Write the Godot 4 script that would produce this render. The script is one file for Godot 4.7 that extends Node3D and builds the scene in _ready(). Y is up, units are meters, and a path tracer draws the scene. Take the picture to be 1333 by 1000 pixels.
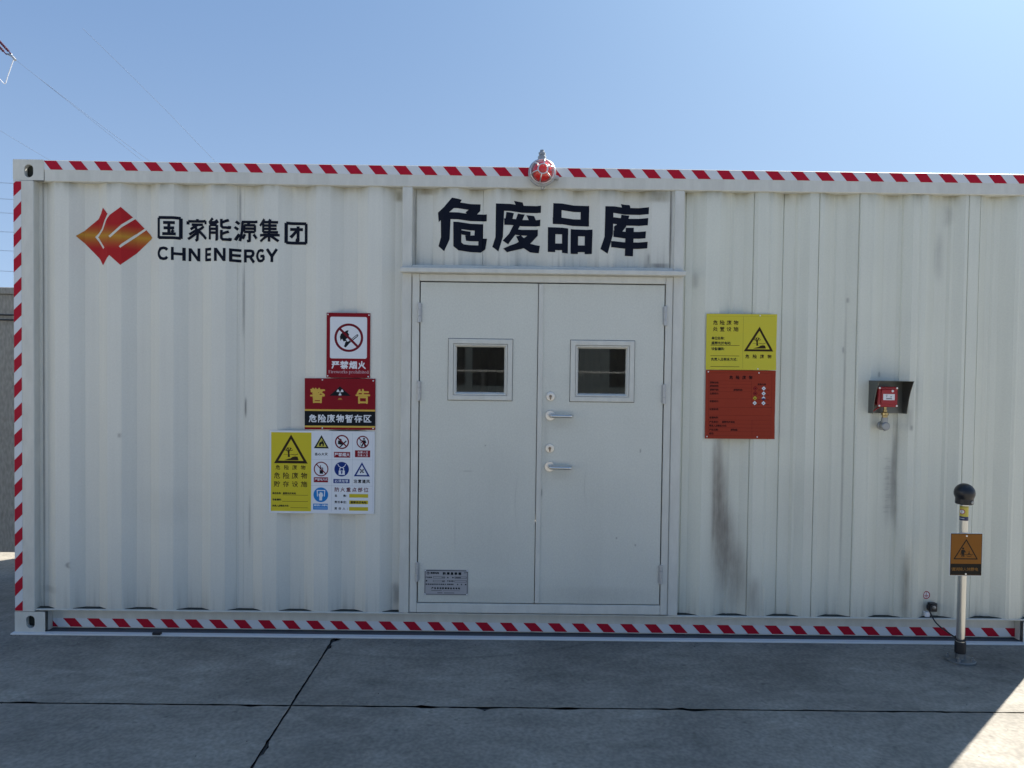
extends Node3D
# A white hazardous-waste storage container standing on a concrete yard, seen from its shaded front.

const L := 6.06      # container length (x), height (y), depth (-z)
const H := 2.737
const D := 2.66
const OUT := -0.012  # z of the outer flats of the corrugation
const INN := -0.053

var M := {}
var names := {}


# ------------------------------------------------------------------ helpers
class MB:
	var st := SurfaceTool.new()

	func _init() -> void:
		st.begin(Mesh.PRIMITIVE_TRIANGLES)

	func vert(p: Vector3, n: Vector3, uv: Vector2) -> void:
		st.set_normal(n)
		st.set_uv(uv)
		st.add_vertex(p)

	func tri(a: Vector3, b: Vector3, c: Vector3, na: Vector3, nb: Vector3, nc: Vector3, ua := Vector2.INF, ub := Vector2.INF, uc := Vector2.INF) -> void:
		var x := (b - a).cross(c - a)
		if x.length_squared() < 1e-18:
			return
		if ua == Vector2.INF:
			ua = Vector2(a.x + a.z * 0.7, -a.y)
			ub = Vector2(b.x + b.z * 0.7, -b.y)
			uc = Vector2(c.x + c.z * 0.7, -c.y)
		vert(a, na, ua)
		if x.dot(na + nb + nc) > 0.0:
			vert(c, nc, uc)
			vert(b, nb, ub)
		else:
			vert(b, nb, ub)
			vert(c, nc, uc)

	func quad(a: Vector3, b: Vector3, c: Vector3, d: Vector3, n: Vector3) -> void:
		tri(a, b, c, n, n, n)
		tri(a, c, d, n, n, n)

	func quad_uv(a: Vector3, b: Vector3, c: Vector3, d: Vector3, n: Vector3, u: Rect2) -> void:
		var u0 := u.position
		var u1 := u.end
		tri(a, b, c, n, n, n, u0, Vector2(u1.x, u0.y), u1)
		tri(a, c, d, n, n, n, u0, u1, Vector2(u0.x, u1.y))

	# chamfered box from corner lo to corner hi
	func box(lo: Vector3, hi: Vector3, b := 0.002, t := Transform3D()) -> void:
		var c := (lo + hi) / 2.0
		var h := (hi - lo) / 2.0
		b = minf(b, minf(h.x, minf(h.y, h.z)) * 0.8)
		for i in 3:
			var j := (i + 1) % 3
			var k := (i + 2) % 3
			for s in [-1.0, 1.0]:
				var q: Array[Vector3] = []
				for e in [[-1, -1], [1, -1], [1, 1], [-1, 1]]:
					var v := Vector3()
					v[i] = s * h[i]
					v[j] = e[0] * (h[j] - b)
					v[k] = e[1] * (h[k] - b)
					q.append(t * (c + v))
				var n := Vector3()
				n[i] = s
				n = t.basis * n
				quad(q[0], q[1], q[2], q[3], n)
				for s2 in [-1.0, 1.0]:
					var v1 := Vector3()
					var v2 := Vector3()
					v1[i] = s * h[i]
					v1[j] = s2 * (h[j] - b)
					v2[i] = s * (h[i] - b)
					v2[j] = s2 * h[j]
					var up := Vector3()
					up[k] = h[k] - b
					var m := Vector3()
					m[i] = s
					m[j] = s2
					quad(t * (c + v1 + up), t * (c + v2 + up), t * (c + v2 - up), t * (c + v1 - up), t.basis * m.normalized())
		for sx in [-1.0, 1.0]:
			for sy in [-1.0, 1.0]:
				for sz in [-1.0, 1.0]:
					var s := Vector3(sx, sy, sz)
					var n := t.basis * s.normalized()
					tri(t * (c + s * Vector3(h.x, h.y - b, h.z - b)), t * (c + s * Vector3(h.x - b, h.y, h.z - b)), t * (c + s * Vector3(h.x - b, h.y - b, h.z)), n, n, n)

	# profile of Vector2(radius, height) turned round the y axis of t
	func lathe(prof: Array, t: Transform3D, segs := 20) -> void:
		for i in prof.size() - 1:
			var p: Vector2 = prof[i]
			var q: Vector2 = prof[i + 1]
			var nn := Vector2(q.y - p.y, p.x - q.x).normalized()
			for k in segs:
				var a := TAU * k / segs
				var b := TAU * (k + 1) / segs
				var da := Vector3(cos(a), 0, sin(a))
				var db := Vector3(cos(b), 0, sin(b))
				var na := t.basis * (da * nn.x + Vector3.UP * nn.y)
				var nb := t.basis * (db * nn.x + Vector3.UP * nn.y)
				var pa := t * (da * p.x + Vector3.UP * p.y)
				var pb := t * (db * p.x + Vector3.UP * p.y)
				var qa := t * (da * q.x + Vector3.UP * q.y)
				var qb := t * (db * q.x + Vector3.UP * q.y)
				tri(pa, pb, qb, na, nb, nb)
				tri(pa, qb, qa, na, nb, na)

	func tube(pts: Array, r: float, segs := 10, closed := false) -> void:
		var n := pts.size()
		var rings := []
		var side := Vector3()
		for i in n:
			var before: Vector3 = pts[(i - 1 + n) % n] if closed else pts[maxi(i - 1, 0)]
			var after: Vector3 = pts[(i + 1) % n] if closed else pts[mini(i + 1, n - 1)]
			var dir := (after - before).normalized()
			if side == Vector3():
				side = dir.cross(Vector3.UP if absf(dir.y) < 0.9 else Vector3.RIGHT).normalized()
			side = (side - dir * side.dot(dir)).normalized()
			var up := dir.cross(side)
			var ring := []
			for k in segs:
				var a := TAU * k / segs
				ring.append(side * cos(a) + up * sin(a))
			rings.append(ring)
		for i in (n if closed else n - 1):
			var j := (i + 1) % n
			for k in segs:
				var k2 := (k + 1) % segs
				var a: Vector3 = rings[i][k]
				var b: Vector3 = rings[i][k2]
				var c: Vector3 = rings[j][k2]
				var d: Vector3 = rings[j][k]
				var pi: Vector3 = pts[i]
				var pj: Vector3 = pts[j]
				tri(pi + a * r, pi + b * r, pj + c * r, a, b, c)
				tri(pi + a * r, pj + c * r, pj + d * r, a, c, d)
		if not closed:
			for e in [0, n - 1]:
				var p: Vector3 = pts[e]
				var o: Vector3 = p - pts[1 if e == 0 else n - 2]
				o = o.normalized()
				for k in segs:
					tri(p, p + rings[e][k] * r, p + rings[e][(k + 1) % segs] * r, o, o, o)

	# flat polygon in the xy plane extruded from z0 to z1
	func prism(poly: PackedVector2Array, z0: float, z1: float, t := Transform3D()) -> void:
		var ix := Geometry2D.triangulate_polygon(poly)
		for i in range(0, ix.size(), 3):
			for z in [z0, z1]:
				var n := t.basis * (Vector3.BACK * (1.0 if z == maxf(z0, z1) else -1.0))
				var p := [poly[ix[i]], poly[ix[i + 1]], poly[ix[i + 2]]]
				tri(t * Vector3(p[0].x, p[0].y, z), t * Vector3(p[1].x, p[1].y, z), t * Vector3(p[2].x, p[2].y, z), n, n, n)
		var turn := -1.0 if Geometry2D.is_polygon_clockwise(poly) else 1.0
		for i in poly.size():
			var a := poly[i]
			var b := poly[(i + 1) % poly.size()]
			var e := (b - a).normalized()
			quad(t * Vector3(a.x, a.y, z0), t * Vector3(b.x, b.y, z0), t * Vector3(b.x, b.y, z1), t * Vector3(a.x, a.y, z1), t.basis * (Vector3(e.y, -e.x, 0) * turn))

	# a profile of Vector2(inset, z) swept round a rectangle, mitred
	func rect_frame(r: Rect2, prof: Array) -> void:
		for i in prof.size() - 1:
			var p: Vector2 = prof[i]
			var q: Vector2 = prof[i + 1]
			var rp := r.grow(-p.x)
			var rq := r.grow(-q.x)
			var cp := [rp.position, Vector2(rp.end.x, rp.position.y), rp.end, Vector2(rp.position.x, rp.end.y)]
			var cq := [rq.position, Vector2(rq.end.x, rq.position.y), rq.end, Vector2(rq.position.x, rq.end.y)]
			var inward := [Vector3.UP, Vector3.LEFT, Vector3.DOWN, Vector3.RIGHT]
			var d := (q - p).normalized()
			for k in 4:
				var k2 := (k + 1) % 4
				var n: Vector3 = inward[k] * -d.y + Vector3.BACK * d.x
				quad(Vector3(cp[k].x, cp[k].y, p.y), Vector3(cp[k2].x, cp[k2].y, p.y), Vector3(cq[k2].x, cq[k2].y, q.y), Vector3(cq[k].x, cq[k].y, q.y), n)

	func mesh() -> ArrayMesh:
		return st.commit()


class Canvas:
	var w: int
	var h: int
	var s: float
	var o: Vector2
	var d := PackedFloat32Array()
	var glyphs: Dictionary

	func _init(r: Rect2, scale: float, col: Color, g: Dictionary) -> void:
		s = scale
		o = r.position
		w = ceili(r.size.x * s)
		h = ceili(r.size.y * s)
		glyphs = g
		d.resize(w * h * 3)
		for i in w * h:
			d[i * 3] = col.r
			d[i * 3 + 1] = col.g
			d[i * 3 + 2] = col.b

	func dot(x: int, y: int, a: float, c: Color) -> void:
		var i := (y * w + x) * 3
		d[i] += (c.r - d[i]) * a
		d[i + 1] += (c.g - d[i + 1]) * a
		d[i + 2] += (c.b - d[i + 2]) * a

	func poly(pts: PackedVector2Array, c: Color) -> void:
		var p := PackedVector2Array()
		for q in pts:
			p.append((q - o) * s)
		var lo := p[0]
		var hi := p[0]
		for q in p:
			lo = lo.min(q)
			hi = hi.max(q)
		var x0 := clampi(floori(lo.x), 0, w)
		var x1 := clampi(ceili(hi.x), 0, w)
		for y in range(clampi(floori(lo.y), 0, h), clampi(ceili(hi.y), 0, h)):
			var cov := PackedFloat32Array()
			cov.resize(x1 - x0 + 1)
			for sub in 4:
				var yy := y + (sub + 0.5) / 4.0
				var xs := []
				for i in p.size():
					var a := p[i]
					var b := p[(i + 1) % p.size()]
					if (a.y <= yy) != (b.y <= yy):
						xs.append(a.x + (b.x - a.x) * (yy - a.y) / (b.y - a.y))
				xs.sort()
				for k in range(0, xs.size() - 1, 2):
					var xa: float = xs[k]
					var xb: float = xs[k + 1]
					for x in range(maxi(floori(xa), x0), mini(ceili(xb), x1)):
						cov[x - x0] += 0.25 * clampf(minf(xb, x + 1) - maxf(xa, x), 0.0, 1.0)
			for x in range(x0, x1):
				if cov[x - x0] > 0.0:
					dot(x, y, minf(cov[x - x0], 1.0), c)

	func rect(x0: float, y0: float, x1: float, y1: float, c: Color) -> void:
		poly(PackedVector2Array([Vector2(x0, y0), Vector2(x1, y0), Vector2(x1, y1), Vector2(x0, y1)]), c)

	func p(text: String, c: Color) -> void:
		poly(pts(text), c)

	func pts(text: String) -> PackedVector2Array:
		var n := text.split_floats(" ", false)
		var r := PackedVector2Array()
		for i in range(0, n.size() - 1, 2):
			r.append(Vector2(n[i], n[i + 1]))
		return r

	func disc(x: float, y: float, r: float, c: Color) -> void:
		var q := PackedVector2Array()
		for k in 40:
			q.append(Vector2(x + r * cos(TAU * k / 40), y + r * sin(TAU * k / 40)))
		poly(q, c)

	func line(q: PackedVector2Array, width: float, c: Color) -> void:
		var r := width * s / 2.0
		for i in q.size() - 1:
			var a := (q[i] - o) * s
			var b := (q[i + 1] - o) * s
			var e := b - a
			var l2 := maxf(e.length_squared(), 1e-6)
			for y in range(clampi(floori(minf(a.y, b.y) - r - 1), 0, h), clampi(ceili(maxf(a.y, b.y) + r + 1), 0, h)):
				for x in range(clampi(floori(minf(a.x, b.x) - r - 1), 0, w), clampi(ceili(maxf(a.x, b.x) + r + 1), 0, w)):
					var v := Vector2(x + 0.5, y + 0.5) - a
					var dist := (v - e * clampf(v.dot(e) / l2, 0.0, 1.0)).length()
					var cover := clampf(r - dist + 0.5, 0.0, 1.0) * minf(1.0, r * 2.0)
					if cover > 0.0:
						dot(x, y, cover, c)

	func l(text: String, width: float, c: Color) -> void:
		line(pts(text), width, c)

	func ring(x: float, y: float, r: float, width: float, c: Color) -> void:
		var q := PackedVector2Array()
		for k in 37:
			q.append(Vector2(x + r * cos(TAU * k / 36), y + r * sin(TAU * k / 36)))
		line(q, width, c)

	# one character after another; x, y: top left of the first, size: its box, step: advance
	func text(t: String, x: float, y: float, size: float, step: float, weight: float, c: Color, wide := 1.0) -> void:
		for ch in t:
			if glyphs.has(ch):
				for stroke: String in glyphs[ch].split("/"):
					var q := PackedVector2Array()
					for tok in stroke.split(" ", false):
						var v := tok.to_int()
						q.append(Vector2(x + (v / 100) * size * wide / 100.0, y + (v % 100) * size / 100.0))
					line(q, weight, c)
			elif ch == ":":
				disc(x + size * 0.2, y + size * 0.35, weight * 0.7, c)
				disc(x + size * 0.2, y + size * 0.85, weight * 0.7, c)
			x += step

	# lettering of a real font
	func latin(t: String, x: float, y: float, height: float, c: Color, serif := false) -> void:
		var tm := TextMesh.new()
		var f := SystemFont.new()
		f.font_names = PackedStringArray(["Droid Serif" if serif else "Droid Sans"])
		f.font_weight = 400
		tm.font = f
		tm.text = t
		tm.font_size = 32
		tm.pixel_size = height / 32.0
		tm.depth = 0.0
		tm.curve_step = 2.0
		if tm.get_surface_count() == 0:
			return
		var arr := tm.surface_get_arrays(0)
		var v: PackedVector3Array = arr[Mesh.ARRAY_VERTEX]
		var ix: PackedInt32Array = arr[Mesh.ARRAY_INDEX]
		for i in range(0, ix.size(), 3):
			var q := PackedVector2Array()
			for k in 3:
				q.append(Vector2(x + v[ix[i + k]].x, y - v[ix[i + k]].y))
			if absf((q[1] - q[0]).cross(q[2] - q[0])) > 1e-5:
				poly(q, c)

	func tex() -> ImageTexture:
		var b := PackedByteArray()
		b.resize(d.size())
		for i in d.size():
			b[i] = clampi(roundi(d[i] * 255.0), 0, 255)
		return ImageTexture.create_from_image(Image.create_from_data(w, h, false, Image.FORMAT_RGB8, b))


func numbered(called: String) -> String:
	var n: int = names.get(called, 0)
	names[called] = n + 1
	return called if n == 0 else "%s_%03d" % [called, n]


func part(called: String, mb: MB, m: Material, parent: Node) -> MeshInstance3D:
	return put(called, mb.mesh(), m, parent)


func put(called: String, mesh: Mesh, m: Material, parent: Node) -> MeshInstance3D:
	var o := MeshInstance3D.new()
	var n := 0
	o.name = called
	while parent.has_node(NodePath(o.name)):
		n += 1
		o.name = "%s_%03d" % [called, n]
	o.mesh = mesh
	o.material_override = m
	parent.add_child(o, true)
	return o


func thing(called: String, label: String, category: String, at := Vector3.ZERO, group := "") -> Node3D:
	var o := Node3D.new()
	o.name = numbered(called)
	add_child(o, true)
	o.position = at
	tag(o, label, category, group)
	return o


func tag(o: Node, label: String, category: String, group := "") -> void:
	o.set_meta("label", label)
	o.set_meta("category", category)
	if group:
		o.set_meta("group", group)


func lin(r: float, g: float, b: float) -> Color:
	return Color(r, g, b).linear_to_srgb()


func mat(c: Color, rough := 0.6, metal := 0.0, tex: Texture2D = null) -> StandardMaterial3D:
	var m := StandardMaterial3D.new()
	m.albedo_color = c
	m.roughness = rough
	m.metallic = metal
	if tex:
		m.albedo_texture = tex
	return m


func noise(sd: int, freq: float, octaves := 3) -> FastNoiseLite:
	var n := FastNoiseLite.new()
	n.seed = sd
	n.frequency = freq
	n.fractal_octaves = octaves
	n.noise_type = FastNoiseLite.TYPE_SIMPLEX_SMOOTH
	return n


# strokes of the characters on a 100 x 100 grid: «xxyy» tokens, y down
var GLYPHS := {
	"国": "1006 1094/1006 9006/9006 9094/1092 9092/2827 7227/5027 5075/3050 7050/2575 7575/6060 6868",
	"家": "5002 5010/1026 1012/1012 9012/9012 9026/2526 7526/5226 2046/4236 5260 5090 4294/4848 1568/5060 1088/8034 5450/5450 9488",
	"能": "2804 1022/1022 4620/4010 4824/1432 1492/1432 4432/4432 4492 3892/1448 4448/1464 4464/6206 6236 6842 9242 9234/9010 6222/6252 6286 6892 9492 9484/9058 6270",
	"源": "1010 2220/0634 1844/0890 2262/3010 9610/3410 3250 2492/6012 5424/4024 8424/4024 4052/8424 8452/4038 8438/4052 8452/6252 6290 5292/4462 3482/7862 9282",
	"集": "3003 0830/2418 2458/2416 8816/5216 5258/2430 8230/2444 8244/2458 8858/5062 5098/0870 9470/4572 1096/5572 9096/5604 5016",
	"团": "1006 1094/1006 9006/9006 9094/1092 9092/2432 7632/5618 5680 4678/5236 2668",
	"严": "1010 9010/3614 3638/6414 6438/1818 2634/8218 7434/0842 9442/2242 2062 0892",
	"禁": "0616 4616/2604 2650/2420 0642/2820 4436/5416 9416/7404 7450/7220 5242/7620 9636/2260 7860/0872 9272/5072 5096 4294/3080 2292/7080 8092",
	"烟": "1028 1446/4024 3642/2504 2550 0692/2562 4084/5010 5094/5010 9410/9410 9494/5088 9488/5830 8830/7220 7244 5878/7250 8676",
	"火": "2028 2850/8024 6850/5004 5044 0894/5050 9492",
	"警": "0812 5012/2004 2018/3804 3818/1818 1024/1620 5020 5042 4442/2228 4228 4240 2240 2228/6204 5424/5814 9614/8416 5446/6424 9446/0652 9452/5046 5052/2460 7660/2468 7668/2678 7478/2678 2698/7478 7498/2696 7496",
	"告": "2806 1430/2020 8620/5004 5042/0642 9442/2456 7856/2456 2496/7856 7896/2492 7892",
	"危": "3804 1030/3214 6614 5428/1430 8830/1830 1860 0692/3644 7644 7466 6066/3644 3886 4692 8892 9076",
	"险": "0808 0896/0808 2808 1834 3056 2266 1664/6004 3644/6004 9444/4844 7844/4456 5078/6454 6876/9056 7690/3892 9892",
	"废": "5202 5210/1012 9412/1412 1260 0494/4418 3634 9034/5822 4074 1894/4250 8250 7072 4894/5254 9290/7020 8028",
	"物": "2008 0836/0824 4424/2804 2896/0464 4852/6004 4444/5622 9422 9060 8490 7486/6826 4472/8226 5690",
	"暂": "0612 4812/2204 1432 4832/3020 3052/0646 5040/9006 5814 5632 5052/5828 9628/7828 7854/2662 7462/2662 2698/7462 7498/2678 7478/2694 7494",
	"存": "0820 9420/4204 0660/2448 2494/4642 8442 6656 6692 5690/3864 9464",
	"区": "0808 9408/1008 1090 9490/7622 2878/3026 7676",
	"贮": "0812 0862/0812 4012/4012 4062/2424 2460 0492/2866 4286/7004 7014/5034 5020 9420 9432/5244 9044/7244 7292 6088",
	"设": "1208 2218/0634 2234 2284 3476/5210 5226 4238/5210 8010 8034 9434/4848 8448 6474 4494/5250 9294",
	"施": "2204 2814/0420 4820/2220 2060 0692/2040 4240 4086 3486/6404 5230/5816 9616/5442 9636 9668 9064/5836 5884 6692 9690 9680/7626 7674",
	"当": "5004 5040/2010 3034/8010 6834/1044 8644 8694/1068 8668/1092 8692",
	"心": "1444 0678/3030 3076 4286 7486 7866/5014 5836/8238 9268",
	"灾": "5002 5010/0826 0812/0812 9212 9226/2642 3256/7840 6856/5030 5054 0896/5058 9494",
	"注": "1008 2220/0632 1842/0690 2462/5404 6416/3620 9420/3854 9054/6420 6490/3090 9690",
	"意": "5002 5008/1410 8610/3014 3622/7014 6422/0624 9424/2432 7632/2432 2462/7632 7662/2446 7646/2462 7662/1672 0690/3070 3690 6890 7278/4866 5676/7868 8884",
	"通": "1008 2220/0638 2238 2278 0494/2278 4892 9694/3810 8610 6022/4026 4084/4026 8826 8884 8082/4044 8844/4062 8862/6426 6484",
	"风": "1410 1460 0494/1410 8010 8066 9690 9678/6824 2880/2828 7080",
	"必": "3208 4626/1030 0466/2426 2478 3690 8090 8468/8012 0894/8640 9664",
	"须": "3404 1024/3828 0650/4052 0690/5008 9608/7208 6822/5422 9422/5422 5472/9422 9472/7430 7062 4494/7670 9694",
	"加": "0624 4824 4690 3884/2406 2450 0494/5820 5892/5820 9420 9492/5886 9486",
	"锁": "2204 0830/1818 4618/1034 4434/2634 2690 4076/0656 4656/5406 6218/9206 8418/7204 7230/5434 5476/5434 9234 9276/7244 7066 4494/7672 9694",
	"防": "0808 0896/0808 3208 2034 3456 2466 1864/6604 7014/3822 9822/5424 5258 3494/5444 9044 8690 7486",
	"重": "8004 1814/0624 9424/2034 8034/2034 2062/8034 8062/2048 8048/2062 8062/5010 5092/1476 8676/0492 9692",
	"点": "5004 5034/5018 9018/2034 8034/2034 2064/8034 8064/2064 8064/1474 0692/3676 4092/6076 6692/8274 9490",
	"部": "2804 3212/0816 5616/1822 2438/4822 4038/0442 5842/1254 5054/1254 1290/5054 5090/1288 5088/6808 6896/6808 9408 8038 9660 8672 7870",
	"位": "2804 0444/1832 1896/6404 6816/4020 9620/4636 5284/8834 7688/3690 9890",
	"处": "2804 0860/2422 5422 3860 0492/2040 4472 9692/7006 7076/7030 9250",
	"置": "1406 8606/1406 1424/8606 8624/3806 3824/6206 6224/1424 8624/0832 9232/5026 5042/2642 7442/2642 2692/7442 7492/2658 7458/2674 7474/0694 9694",
	"单": "3004 3816/7004 6216/1822 8222/1822 1862/8222 8262/1842 8242/1862 8262/5022 5096/0676 9476",
	"名": "4004 1036/3416 7816 5450 0876/3034 4644/3452 3494/3458 8458 8494/3490 8490",
	"称": "4006 1016/0632 4832/2614 2696/2440 0670/2840 4658/5804 4840/5424 9424 8836/7424 7492 6488/5850 4880/8450 9480",
	"责": "1012 9012/1824 8224/0636 9436/5004 5036/2046 8046/2046 2082/8046 8082/5052 4874 1096/5676 9096",
	"任": "2804 0444/1832 1896/8808 4018/3448 9848/6616 6688/4088 9288",
	"人": "5006 4656 0694/4840 9694",
	"备": "3804 1036/3414 7614 5038 0656/2824 9256/2460 7660/2460 2496/7660 7696/2478 7678/2494 7694/5060 5094",
	"编": "2404 1028 2830 0862 3658/0490 3878/6802 7210/4614 9214/4614 4660 3494/9214 9232/4832 9232/5044 5096/5044 9444 9496/6444 6492/7844 7892/5068 9468",
	"码": "0610 4210/2412 0454/1444 1490/1444 3844 3890/1488 3888/5010 8610 8046/5624 5246 9446 9088 8086/4468 8268",
	"负": "3804 1430/3414 7214 5830/2034 8034/2034 2076/8034 8076/5042 4866 1096/5672 9096",
	"及": "1410 7810 6440 9240 6478 2896/2812 2852 0494/3040 5878 9494",
	"联": "0408 4808/1208 1270/3808 3896/1228 3828/1248 3848/0472 4864/6004 6820/9004 8020/5224 9624/5048 9848/7424 7456 4896/7456 9896",
	"系": "8004 1814/4416 2636 6634/7226 1860 8056/6650 8668/5060 5094 4090/3068 1688/7068 8888",
	"方": "4804 5416/0622 9422/4024 3858 0894/4044 8044 7690 6286",
	"式": "0824 9224/6404 6660 8492 9474/7606 8618/1246 5246/3246 3282/0888 5678",
	"光": "5004 5042/2012 3234/8010 6834/0642 9442/3842 3470 0892/6042 6082 6890 9288 9270",
	"伏": "2804 0444/1832 1896/3632 9632/6406 6240 3494/6444 9694/7612 8622",
	"电": "1822 1868/1822 8222 8268/1844 8244/1866 8266/5006 5082 5890 9490 9474",
	"站": "2004 2616/0422 4422/1032 1466/3830 3064/0472 4666/7006 7050/7026 9626/5250 9450/5250 5294/9450 9494/5290 9490",
	"盛": "1614 9214/1814 1440 0860/2832 4432 4256 3654/5604 6036 8858 9448/7004 7810/8424 5660/1666 8466/1666 1692/8466 8492/3866 3892/6266 6292/0492 9692",
	"辉": "2404 2440/0814 1430/4012 3428/0440 4640/1840 1670 0494/3240 3284 4890/5224 5210/5210 9610 9620/5630 9430/7016 5850 9450/5068 9868/7450 7496",
	"请": "1208 2218/0634 2234 2284 3476/4014 9614/4426 9226/3838 9838/6804 6838/4650 4696/4650 9050 9092 8090/4664 9064/4678 9078",
	"消": "1008 2220/0632 1842/0690 2462/6404 6434/4010 4828/9010 8028/4238 4296/4238 9038 9092 8090/4254 9054/4270 9070",
	"除": "0808 0896/0808 2808 1834 3056 2266 1664/6604 3840/6604 9640/4842 8442/4058 9458/6642 6690 5886/5066 4084/8066 9284",
	"体": "2604 0444/1832 1896/3426 9626/6406 6496/6228 3674/6828 9874/5070 8070",
	"静": "0812 4812/1022 4622/0432 5032/2804 2832/1244 1296/1244 4444 4492 3690/1258 4458/1272 4472/6404 5220/6012 8612 7824/5624 9024 9056/5440 9840/5656 9056/7224 7292 6490",
	"主": "4604 5414/1422 8622/1854 8254/5022 5090/0690 9490",
	"要": "0808 9208/1620 8420/1620 1642/8420 8442/1642 8442/3808 3842/6208 6242/0656 9456/4644 2872 8094/7256 5080 1096",
	"有": "0618 9418/4204 0656/3234 3296/3234 8034 8092 7090/3252 8052/3268 8068",
	"害": "5002 5010/0826 0812/0812 9212 9226/2428 7628/2040 8040/5022 5062/0652 9452/2468 2496/2468 7668 7696/2492 7692",
	"成": "1622 9422/1822 1650 0494/2044 4444 4274 3272/5404 6060 8692 9476/8440 5290/7406 8614",
	"分": "4006 0648/6006 9448/2248 7648 7290 6286/4450 1094",
	"类": "5004 5040/0622 9422/2408 3420/7608 6620/4426 1042/5626 9042/5046 4866 0894/0858 9258/5260 9494",
	"别": "1010 1038/1010 4610 4638/1036 4636/0650 4850 4488 3686/2640 0694/6614 6670/8806 8892 7888",
	"代": "2804 0444/1832 1896/3440 9432/5806 6666 9092 9674/7608 8620",
	"形": "0612 5412/0446 5646/1812 1646 0494/4012 4096/9006 6430/9430 6058/9858 5296",
	"态": "0818 9418/5004 4630 0854/5430 9454/5038 5848/1662 0684/3062 3286 3890 7090 7476/4858 5870/8060 9280",
	"事": "0612 9412/2422 7622/2422 2438/7622 7638/2438 7638/1048 8648 8672/0460 9660/1072 8672/5004 5094 4090",
	"项": "0618 4018/2218 2270/0476 4266/4810 9810/7010 6624/5224 9424/5224 5274/9424 9474/7232 6870 4696/7674 9696",
	"产": "4604 5412/1016 9016/3020 3634/7020 6234/1040 9240/1440 1266 0494",
	"生": "2806 1036/2426 8626/5004 5090/1658 8458/0690 9490",
	"日": "2010 2092/2010 8010 8092/2050 8050/2090 8090",
	"期": "1604 1670/3804 3870/0416 5016/1634 3834/1652 3852/0470 5070/2074 0894/3674 4690/5808 5660 4894/5808 9408 9492 8290/5834 9434/5858 9458",
	"爆": "1028 1444/3424 3040/2404 2250 0492/2460 3878/4808 9008/4808 4830/9008 9030/4818 9018/4830 9030/4240 9640/5834 5856/8034 8056/3856 9856/5858 3884/8058 9884/6860 6896",
	"装": "1210 2022/3004 3046/0838 2830/4418 9618/7004 7042/4842 9242/5046 5054/0656 9456/4656 0880/3670 3694 5486/5258 9694/8064 6474",
	"箱": "2404 0824/2012 4612/3016 3624/6404 5024/6012 9612/7216 7824/0640 4840/2826 2898/2644 0678/3046 4664/5432 5496/5432 9232 9296/5452 9252/5472 9272/5492 9292",
}

# outlines of the four heavy characters over the door, in millimetres on the front (x, y)
var HEAVY := {
	"危": "2511 2557 2567 2547 2556 2526 2482 2461 2434 2418 2429 2474 2466 2503 / 2546 2531 2675 2529 2673 2490 2650 2466 2600 2463 2589 2479 2605 2495 2511 2497 / 2446 2474 2712 2470 2711 2430 2447 2434 / 2446 2469 2505 2453 2500 2318 2469 2248 2434 2280 2449 2331 / 2520 2419 2691 2414 2691 2376 2521 2379 / 2643 2410 2691 2411 2691 2334 2675 2314 2593 2315 2588 2346 2641 2349 / 2520 2417 2568 2415 2567 2303 2580 2293 2664 2291 2665 2334 2715 2329 2705 2268 2678 2249 2551 2255 2522 2278 / 2567 2372 2619 2370 2617 2346 2568 2348",
	"废": "2868 2546 2919 2544 2928 2515 2882 2517 / 2764 2527 3026 2523 3025 2482 2765 2486 / 2764 2508 2813 2506 2807 2336 2782 2251 2746 2279 2764 2335 / 2813 2442 3023 2442 3022 2405 2814 2405 / 2825 2479 2869 2475 2861 2440 2820 2439 / 2942 2470 2986 2466 3000 2437 2957 2439 / 2893 2476 2932 2474 2905 2406 2877 2350 2838 2293 2806 2314 2844 2356 2872 2416 / 2862 2384 3009 2386 3009 2352 2980 2319 2945 2284 2832 2247 2810 2269 2885 2303 2948 2351 2868 2352 / 2884 2343 2911 2353 2965 2305 3022 2291 3016 2249 2965 2255 2911 2290",
	"品": "3095 2533 3306 2528 3307 2491 3096 2494 / 3095 2525 3143 2524 3145 2412 3094 2414 / 3258 2525 3306 2523 3306 2412 3257 2414 / 3093 2451 3306 2449 3307 2409 3094 2414 / 3066 2395 3185 2393 3186 2354 3067 2356 / 3066 2390 3110 2388 3110 2252 3067 2253 / 3148 2388 3185 2387 3185 2248 3150 2249 / 3098 2302 3160 2302 3160 2263 3099 2264 / 3201 2392 3326 2389 3326 2351 3202 2353 / 3201 2386 3245 2384 3245 2249 3202 2249 / 3284 2385 3326 2384 3324 2248 3284 2249 / 3232 2299 3299 2299 3299 2260 3233 2260",
	"库": "3489 2539 3542 2537 3552 2508 3499 2510 / 3396 2520 3650 2520 3649 2480 3396 2482 / 3396 2503 3443 2501 3442 2358 3413 2247 3371 2274 3394 2344 / 3443 2457 3647 2458 3645 2416 3441 2419 / 3494 2478 3542 2476 3524 2412 3498 2377 3449 2376 3447 2404 3484 2431 / 3445 2382 3636 2382 3634 2342 3445 2344 / 3432 2320 3646 2321 3644 2283 3433 2284 / 3522 2405 3569 2406 3567 2240 3519 2242",
}

# Latin capitals, same grid as GLYPHS
var CAPS := {
	"C": "9024 7612 5509 3014 1334 0950 1366 3086 5591 7688 9076",
	"H": "1000 1099/9000 9099/1050 9050",
	"N": "1000 1099/1206 8893/9000 9099",
	"E": "1000 1099/0210 9810/0290 9890/0650 9250",
	"R": "1000 1099/0210 6010 7814 8630 7846 6054 0654/5454 9299",
	"G": "8822 7612 5509 3014 1334 0950 1366 3086 5591 7688 9078 9054/5054 9854",
	"Y": "0600 5056 9400/5050 5099",
}


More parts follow.
